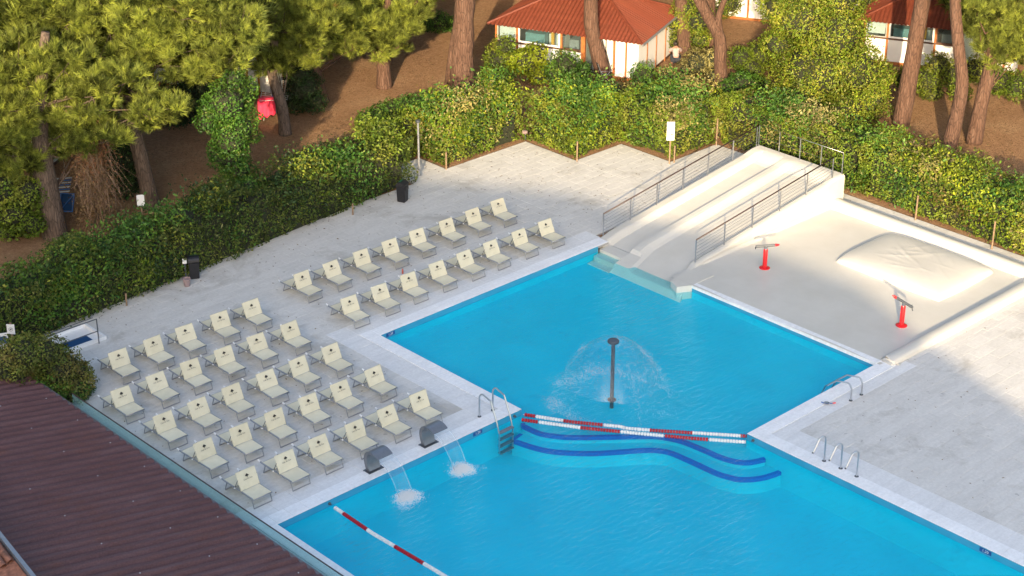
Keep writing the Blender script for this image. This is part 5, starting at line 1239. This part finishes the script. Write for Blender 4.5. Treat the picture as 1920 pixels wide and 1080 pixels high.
shrub('dark green spreading shrub right of the forked trunk', (1400, 195), [(1395, 160, .8), (1370, 168, .7), (1425, 168, .6)], 38, 'leaf_green')
shrub('golden shrub row behind the dark spreading shrub', (1420, 150), [(1390, 108, .7), (1430, 100, .8), (1455, 115, .7), (1410, 130, .7), (1440, 90, .5)], 39, 'leaf_hedge')
shrub('ivy column behind the straight trunk', (1305, 105), [(1265, 40, .7), (1310, 40, .8), (1262, 75, .6), (1312, 75, .6), (1285, 15, .7)], 40, 'leaf_ivy', .12, 230)
shrub('leafy climber beside the far white wall', (1375, 40), [(1368, 8, .7), (1350, 20, .5)], 41, 'leaf_ivy')
shrub('shrub row in front of the right bungalow', (1770, 190), [(1700, 150, .7), (1740, 150, .8), (1760, 120, .7), (1790, 140, .8), (1830, 130, .8), (1870, 150, .8), (1905, 160, .8), (1745, 175, .6), (1800, 172, .6)], 42, 'leaf_hedge')
shrub('yellow-green sprigs at the near edge of the pine clearing', (1650, 270), [(1645, 245, .4), (1700, 262, .35), (1620, 260, .45)], 43, 'leaf_lime', core=False)
shrub('cream sprigs above the hedge at the right', (1810, 330), [(1815, 305, .45), (1850, 310, .4), (1780, 315, .35)], 44, 'leaf_gold', core=False)
shrub('russet and green rounded shrub beside the corrugated roof', (95, 740), [(60, 690, 1.1), (110, 695, 1.0), (140, 720, .7), (20, 690, 1.1), (85, 665, .8), (150, 700, .5), (45, 665, .8)], 45, 'leaf_russet', .10, 300)
shrub('glossy green half of the shrub beside the corrugated roof', (110, 752), [(105, 725, .85), (140, 735, .6), (75, 735, .7), (20, 705, .7)], 46, 'leaf_green', .10, 300)
# stakes standing in the hedges
for lab, b, h in (('pale stake in the hedge right of the lamp post', (835, 317), .80), ('pale stake at the middle hedge corner', (1080, 302), .95), ('pale stake under the white notice', (1262, 304), .8), ('thin stake in the long dark hedge below the bright patch', (660, 402), .5), ('brown stake at the foot of the right hedge', (1857, 466), 1.2), ('thin stake in the right hedge behind the splash pad', (1714, 412), 1.1), ('stake in the hedge at the left rear of the slide', (1341, 272), 1.3), ('wooden stake beside the small prohibition notice', (14, 690), 1.3), ('thin stake in the dark hedge left of the litter bin', (236, 572), .5)):
    q = at(*b); mb = MB(); mb.tube([(q[0], q[1] - .06, 0), (q[0] + .01, q[1] - .06, h)], .035, 7); tag(mb.build('stake', 'post_wood'), lab, 'stake', 'wooden stakes in the hedges')

# ================================================================== PINES
PG = 'umbrella pines of the campsite'
def trunk_mesh(pts, radii, root, bark, name='trunk', n=14, seed=0):
    P = smooth_line([np.array(p) for p in pts], 7); R = np.interp(np.linspace(0, 1, len(P)), np.linspace(0, 1, len(radii)), radii)
    mb = MB(); mb.tube([tuple(p) for p in P], list(R), n); V = np.array(mb.v); k = snoise(V * [1, 1, .35], seed, 5.0)
    C = np.repeat(np.array(P), n, 0); V = C + (V - C) * (1 + .09 * k)[:, None]; mb.v = [tuple(v) for v in V]
    return mb.build(name, bark, root, smooth=True)
def pine(label, base_px, mids, radii, crown_px, seed, bark='bark_red', total=None, dens=25, extra=None, needles=28):
    """mids: pixels of the trunk centre upwards; crown lobes given in pixels at the trunk's depth"""
    b = at(*base_px); rng = np.random.RandomState(seed); root = empty('pine_tree', (b[0], b[1], 0), label, 'tree', PG)
    pts = [b + [0, 0, -.1]] + [at_depth(px, py, b) for px, py in mids]
    if total:
        d = pts[-1] - pts[-2]; d /= np.linalg.norm(d); d = d * .5 + np.array([0, 0, 1]) * .5; d /= np.linalg.norm(d); top = pts[-1].copy()
        while top[2] < total: top = top + d * 1.5; pts.append(top.copy())
    r = list(radii) + [radii[-1] * .75] * (1 if total else 0)
    trunk_mesh(pts, [radii[0] * 1.15] + r, root, bark, seed=seed)
    if extra: trunk_mesh([at(*extra[0]) + [0, 0, -.1]] + [at_depth(px, py, b) for px, py in extra[1]], extra[2], root, bark, 'second_trunk' if len(extra) < 4 else extra[3], seed=seed + 5)
    lobes = []
    for it in crown_px:
        px, py, rr = it[:3]
        for off, sc_ in (((rng.uniform(-.9, .2), 1.0), (rng.uniform(.9, 2.2), .95)) if len(it) < 4 else ((it[3], 1.0),)):
            p = at_depth(px + rng.uniform(-8, 8), py + rng.uniform(-6, 6), b, off); lobes.append((p[0], p[1], p[2], rr * sc_))
    if total and not crown_px:
        for k in range(16):
            a = rng.uniform(0, 6.28); q = 4.2 * math.sqrt(rng.uniform()); lobes.append((pts[-1][0] + q * math.cos(a), pts[-1][1] + q * math.sin(a), total + rng.uniform(-.8, .8), rng.uniform(1.3, 1.9)))
    V, F, tn = crown_cloud(lobes, rng, dens, needles) if crown_px else crown_cloud(lobes, rng, 7, 9, .62, .10); raw_mesh('crown', V, F, 'needles', root, tone=tn)
    if crown_px:
        deep = [(x + FWD[0] * k, y + FWD[1] * k, z + .4, rr * 1.15) for (x, y, z, rr) in lobes[::2] for k in (3.2, 5.6) if rr > .75]
        V, F, tn = crown_cloud(deep, rng, 7, 9, .55, .10); raw_mesh('inner_crown', V, F, 'needles', root, tone=tn)
    mb = MB(); T = np.array(pts)
    for (x, y, z, rr) in lobes:
        k = int(np.argmin(np.abs(T[:, 2] - (z - 1.0)))); s = T[max(1, k)]; m = (s + np.array([x, y, z])) / 2 + rng.normal(size=3) * .25 - [0, 0, .2]
        mb.tube([tuple(s), tuple(m), (x, y, z - .1 * rr)], [.055, .035, .014], 5)
        for _ in range(3):
            D = rng.normal(size=3); D /= np.linalg.norm(D); mb.tube([(x, y, z - .1 * rr), tuple(np.array([x, y, z]) + D * rr * .8)], [.014, .007], 4)
    mb.build('limbs', bark, root, smooth=True)
    return root
pine('leaning pine beside the blue folding table, its crown filling the left edge', (103, 440), [(92, 370), (80, 290), (75, 200), (85, 60)], [.46, .40, .36, .28, .15],
     [(30, 292, 1.0), (72, 250, 1.2), (12, 205, 1.4), (100, 185, 1.4), (172, 175, 1.2), (185, 228, .8), (118, 120, 1.4), (38, 115, 1.5), (228, 152, 1.1), (130, 242, 1.0), (2, 332, .6), (60, 300, .6), (262, 212, .8), (318, 198, .7), (295, 214, .55), (210, 262, .55), (160, 262, .5), (-30, 250, 1.3), (112, 268, .5)], 101, 'bark_grey')
pine('leaning pine behind the blank white notice', (285, 385), [(265, 300), (245, 215), (225, 120), (215, 20)], [.33, .30, .27, .20, .12],
     [(240, 105, 1.3), (290, 60, 1.4), (332, 100, 1.2), (378, 128, .9), (430, 102, 1.1), (200, 60, 1.4), (352, 30, 1.3), (275, 15, 1.3), (120, 40, 1.5), (30, 38, 1.5), (442, 50, 1.2), (180, -5, 1.3), (390, 0, 1.3), (80, -10, 1.5), (405, 70, 1.1)], 102, 'bark_grey')
pine('dark crooked pine trunk in front of the pink towel', (535, 248), [(528, 200), (510, 135), (515, 60), (510, -10)], [.26, .24, .22, .16, .1],
     [(480, 60, 1.2), (520, 110, .9), (560, 72, 1.1), (602, 30, 1.2), (540, 20, 1.2), (472, 8, 1.2), (498, 125, .6), (582, 92, .8), (540, 115, .6), (440, 20, 1.1), (455, 90, .9)], 103, 'bark_grey')
pine('pine with a straight trunk in the shade behind the pink towel', (605, 188), [(592, 140), (580, 95), (585, 30), (590, -30)], [.30, .28, .25, .18, .1], [(640, 58, 1.1), (662, 88, .7), (620, 80, .8), (650, 15, 1.2), (680, 40, .9), (610, 20, 1.1)], 104)
pine('short thick sunlit pine trunk in the middle of the clearing', (720, 160), [(719, 130), (718, 100), (722, 40), (730, -30)], [.36, .35, .33, .26, .15], [(718, 55, 1.2), (700, 86, .8), (746, 40, 1.1), (768, 18, 1.0), (722, 98, .5), (690, 28, 1.1), (742, 78, .7), (790, 0, .8), (735, 5, 1.1)], 105)
pine('massive double pine trunk left of the front bungalow', (868, 182), [(867, 120), (868, 60), (872, 0)], [.52, .47, .43, .40], [], 106, total=14, dens=6, extra=((842, 168), [(846, 120), (853, 70), (862, 40)], [.26, .22, .2, .18]))
pine('leaning pine trunk in front of the bungalow veranda', (1133, 148), [(1125, 115), (1110, 55), (1108, 0)], [.36, .34, .31, .29], [], 107, total=14, dens=6)
pine('straight pine trunk at the right corner of the front bungalow', (1285, 106), [(1283, 70), (1279, 30), (1277, -10)], [.34, .32, .30, .29], [], 108, total=14, dens=6)
pine('forked pale pine trunk rising from the golden shrubs', (1352, 166), [(1351, 120), (1349, 70), (1325, 25), (1305, -15)], [.30, .27, .27, .25, .22], [], 109, 'bark_red', total=14, dens=6, extra=((1352, 166), [(1351, 100), (1349, 62), (1348, 30), (1362, -10)], [.2, .22, .2, .16, .14], 'fork'))
pine('darker pine trunk behind the forked pine', (1332, 88), [(1332, 50), (1331, 0)], [.30, .28, .26], [], 110, total=14, dens=6)
pine('pine trunk leaning right in front of the right bungalow', (1690, 232), [(1702, 160), (1718, 70), (1730, 0)], [.37, .33, .31, .29], [], 111, total=15, dens=6)
pine('wavy slender pine trunk at the right', (1778, 278), [(1795, 210), (1804, 150), (1796, 80), (1791, 10)], [.30, .26, .25, .23, .22], [], 112, total=15, dens=6)
pine('pine with a bright crown at the top right corner', (1826, 264), [(1840, 190), (1858, 115), (1865, 50), (1870, -20)], [.33, .30, .28, .22, .15], [(1880, 38, 1.2), (1852, 80, .8), (1868, 108, .6), (1908, 92, .9), (1832, 25, .9), (1905, 0, 1.3), (1845, 55, .8), (1930, 60, 1.1), (1890, 70, .9)], 113)

def pine_wood():
    """pine wood beyond the campsite, plus unseen crowns added overhead to cut sky light"""
    rng = np.random.RandomState(77); lobes = []; mb = MB()
    spots = []
    for gx in np.arange(18, 104, 5.6):
        for gy in np.arange(26, 100, 5.6):
            x, y = gx + rng.uniform(-1.6, 1.6), gy + rng.uniform(-1.6, 1.6)
            if not ((y > 60.5 and x < 60) or (x > 60 and y > 56) or x > 63.5): continue
            for zb in (7.4, 9.0, 10.6, 12.4):
                edge = [pix(x + 4.8 * math.cos(q), y + 4.8 * math.sin(q), zb) for q in np.arange(0, 6.28, .5)]
                if not any(-40 < a < 1960 and b > -25 for a, b in edge): spots.append((x, y, zb)); break
    for x, y, zb in spots:
        h = zb + rng.uniform(3.0, 4.2); tx, ty = pix(x, y, 0)
        if ty < -30 or tx < -40 or tx > 1960: mb.tube([(x, y, -.1), (x + .3, y + .1, h * .5), (x + rng.uniform(-.8, .8), y, h)], [.35, .3, .2], 9)
        for k in range(12): a = rng.uniform(0, 6.28); q = 3.4 * math.sqrt(rng.uniform()); lobes.append((x + q * math.cos(a), y + q * math.sin(a), h + rng.uniform(-.9, .9), rng.uniform(1.2, 1.7)))
    o = mb.build('pine_wood', 'bark_red', None, smooth=True); tag(o, 'pine wood beyond the campsite with unseen crowns added over it for shade', 'wood', kind='stuff')
    V, F, tn = crown_cloud(lobes, rng, 7, 2, .85, .55); raw_mesh('shade_canopy', V, F, 'needles', o, tone=tn)['kind'] = 'stuff'  # crowns added above the view to dim the sky light, some without trunks
pine_wood()

# dry vine heap hanging from a dead stem
def dry_vine():
    b = at(182, 432); rng = np.random.RandomState(9); root = empty('dry_vine', (b[0], b[1], 0), 'tangle of dry brown vine hanging beside the blue folding table', 'dry vine'); mb = MB(); top = at_depth(168, 250, b)
    for k in range(300):
        s = top + rng.normal(size=3) * [.28, .28, .45] - [0, 0, rng.uniform(0, 2.6)]; L = rng.uniform(.6, 1.9); d = rng.normal(size=3) * [.20, .20, .25] + [RIGHT[0] * .12, RIGHT[1] * .12, -1.0]
        m = s + d * L * .5 + rng.normal(size=3) * .2; e = s + d * L + rng.normal(size=3) * .2; m[2] = max(m[2], .05); e[2] = max(e[2], .03); mb.tube([tuple(s), tuple(m), tuple(e)], [.012, .010, .005], 3, False)
    o = mb.build('strands', 'dry_vine', root); o['kind'] = 'stuff'
    P = top + rng.normal(size=(2600, 3)) * [.38, .38, .55] - np.c_[np.zeros(2600), np.zeros(2600), rng.uniform(-.4, 1.2, 2600)]
    V, F = leaf_quads(P, np.tile([-.5, -.5, .4], (2600, 1)), .10, .05, rng); raw_mesh('dry_leaves', V, F, 'dry_leaf', root, tone=np.full(len(V), .5))
    P = top + rng.normal(size=(5200, 3)) * [.42, .42, .2] - np.c_[np.zeros(5200), np.zeros(5200), rng.uniform(.8, 4.0, 5200)]; P[:, 2] = np.maximum(P[:, 2], .03)
    V, F = leaf_quads(P, np.tile([-.5, -.5, .4], (5200, 1)), .10, .035, rng); raw_mesh('withered_leaves', V, F, 'litter', root, tone=np.full(len(V), .55))
    mb = MB(); mb.tube([(b[0], b[1], 0), tuple((b + top) / 2 + [.1, 0, 0]), tuple(top)], [.12, .09, .05], 7); mb.build('stem', 'bark_grey', root)
dry_vine()

# needles and cones on the campsite floor
def needle_litter():
    rng = np.random.RandomState(17); n = 26000; P = []
    a = rng.uniform(0, 1900, n * 3); b = rng.uniform(20, 330, n * 3)
    for px, py in zip(a, b):
        if len(P) >= n: break
        w = at(px, py, -.085)
        if w[1] < 57 and w[0] < 60: continue
        P.append(w)
    P = np.array(P); P[:, 2] += rng.uniform(.004, .02, len(P)); V, F = leaf_quads(P, np.tile([0, 0, 1.0], (len(P), 1)), .17, .022, rng, .2)
    tag(raw_mesh('needle_litter', V, F, 'litter', tone=np.full(len(V), .6)), 'dry pine needles strewn on the campsite floor', 'needles', kind='stuff')
needle_litter()

# ================================================================== THE TALL BLOCK BEHIND THE VIEWPOINT (its roof line shades the near half of the pool)
def tall_block():
    T = np.array([math.sin(SUN_AZ), math.cos(SUN_AZ), 0]); U = np.array([math.cos(SUN_AZ), -math.sin(SUN_AZ), 0]); t0, t1 = -6.0, -19.0
    prof = [(-62, 28.3), (-24, 27.9), (-20.5, 27.0), (-17, 25.8), (-12, 25.2), (-6, 24.9), (-1.6, 24.1), (1.7, 23.5), (5.8, 22.4), (8.2, 20.9), (11, 19.3), (16, 17.5), (17, 17.0)]
    prof = [(u, z * math.tan(SUN_EL) / math.tan(rad(18))) for u, z in prof]
    root = empty('apartment_block', tuple(T * -12), 'tall pale apartment block behind the viewpoint, out of the picture', 'building')
    def q(t, u, z): return tuple(T * t + U * u + np.array([0, 0, z]))
    n = len(prof); mb = MB(); lo = [(-62, -.1)] + prof + [(17, -.1)]; m = len(lo)
    mb.add([q(t0, u, z - .3 if z > 0 else z) for u, z in lo] + [q(t1, u, z - .3 if z > 0 else z) for u, z in lo], [tuple(range(m)), tuple(reversed(range(m, 2 * m)))] + [(i, m + i, m + (i + 1) % m, (i + 1) % m) for i in range(m)]); mb.build('wall', 'facade', root)
    mb = MB()
    for (u0, z0), (u1, z1) in zip(prof, prof[1:]):
        mb.hexa([q(t0 + .3, u0, z0 - .28), q(t0 + .3, u1, z1 - .28), q(t1 - .3, u1, z1 - .28), q(t1 - .3, u0, z0 - .28)], [q(t0 + .3, u0, z0), q(t0 + .3, u1, z1), q(t1 - .3, u1, z1), q(t1 - .3, u0, z0)])
    mb.build('roof', 'clay_tile', root)
    for fl in range(5):
        for k in range(12):
            u = -56 + k * 5; z = 2 + fl * 4; mb = MB(); mb.hexa([q(t0 + .01, u, z), q(t0 + .01, u + 1.4, z), q(t0 + .05, u + 1.4, z), q(t0 + .05, u, z)], [q(t0 + .01, u, z + 1.6), q(t0 + .01, u + 1.4, z + 1.6), q(t0 + .05, u + 1.4, z + 1.6), q(t0 + .05, u, z + 1.6)]); mb.build('window', 'glass', root)
tall_block()
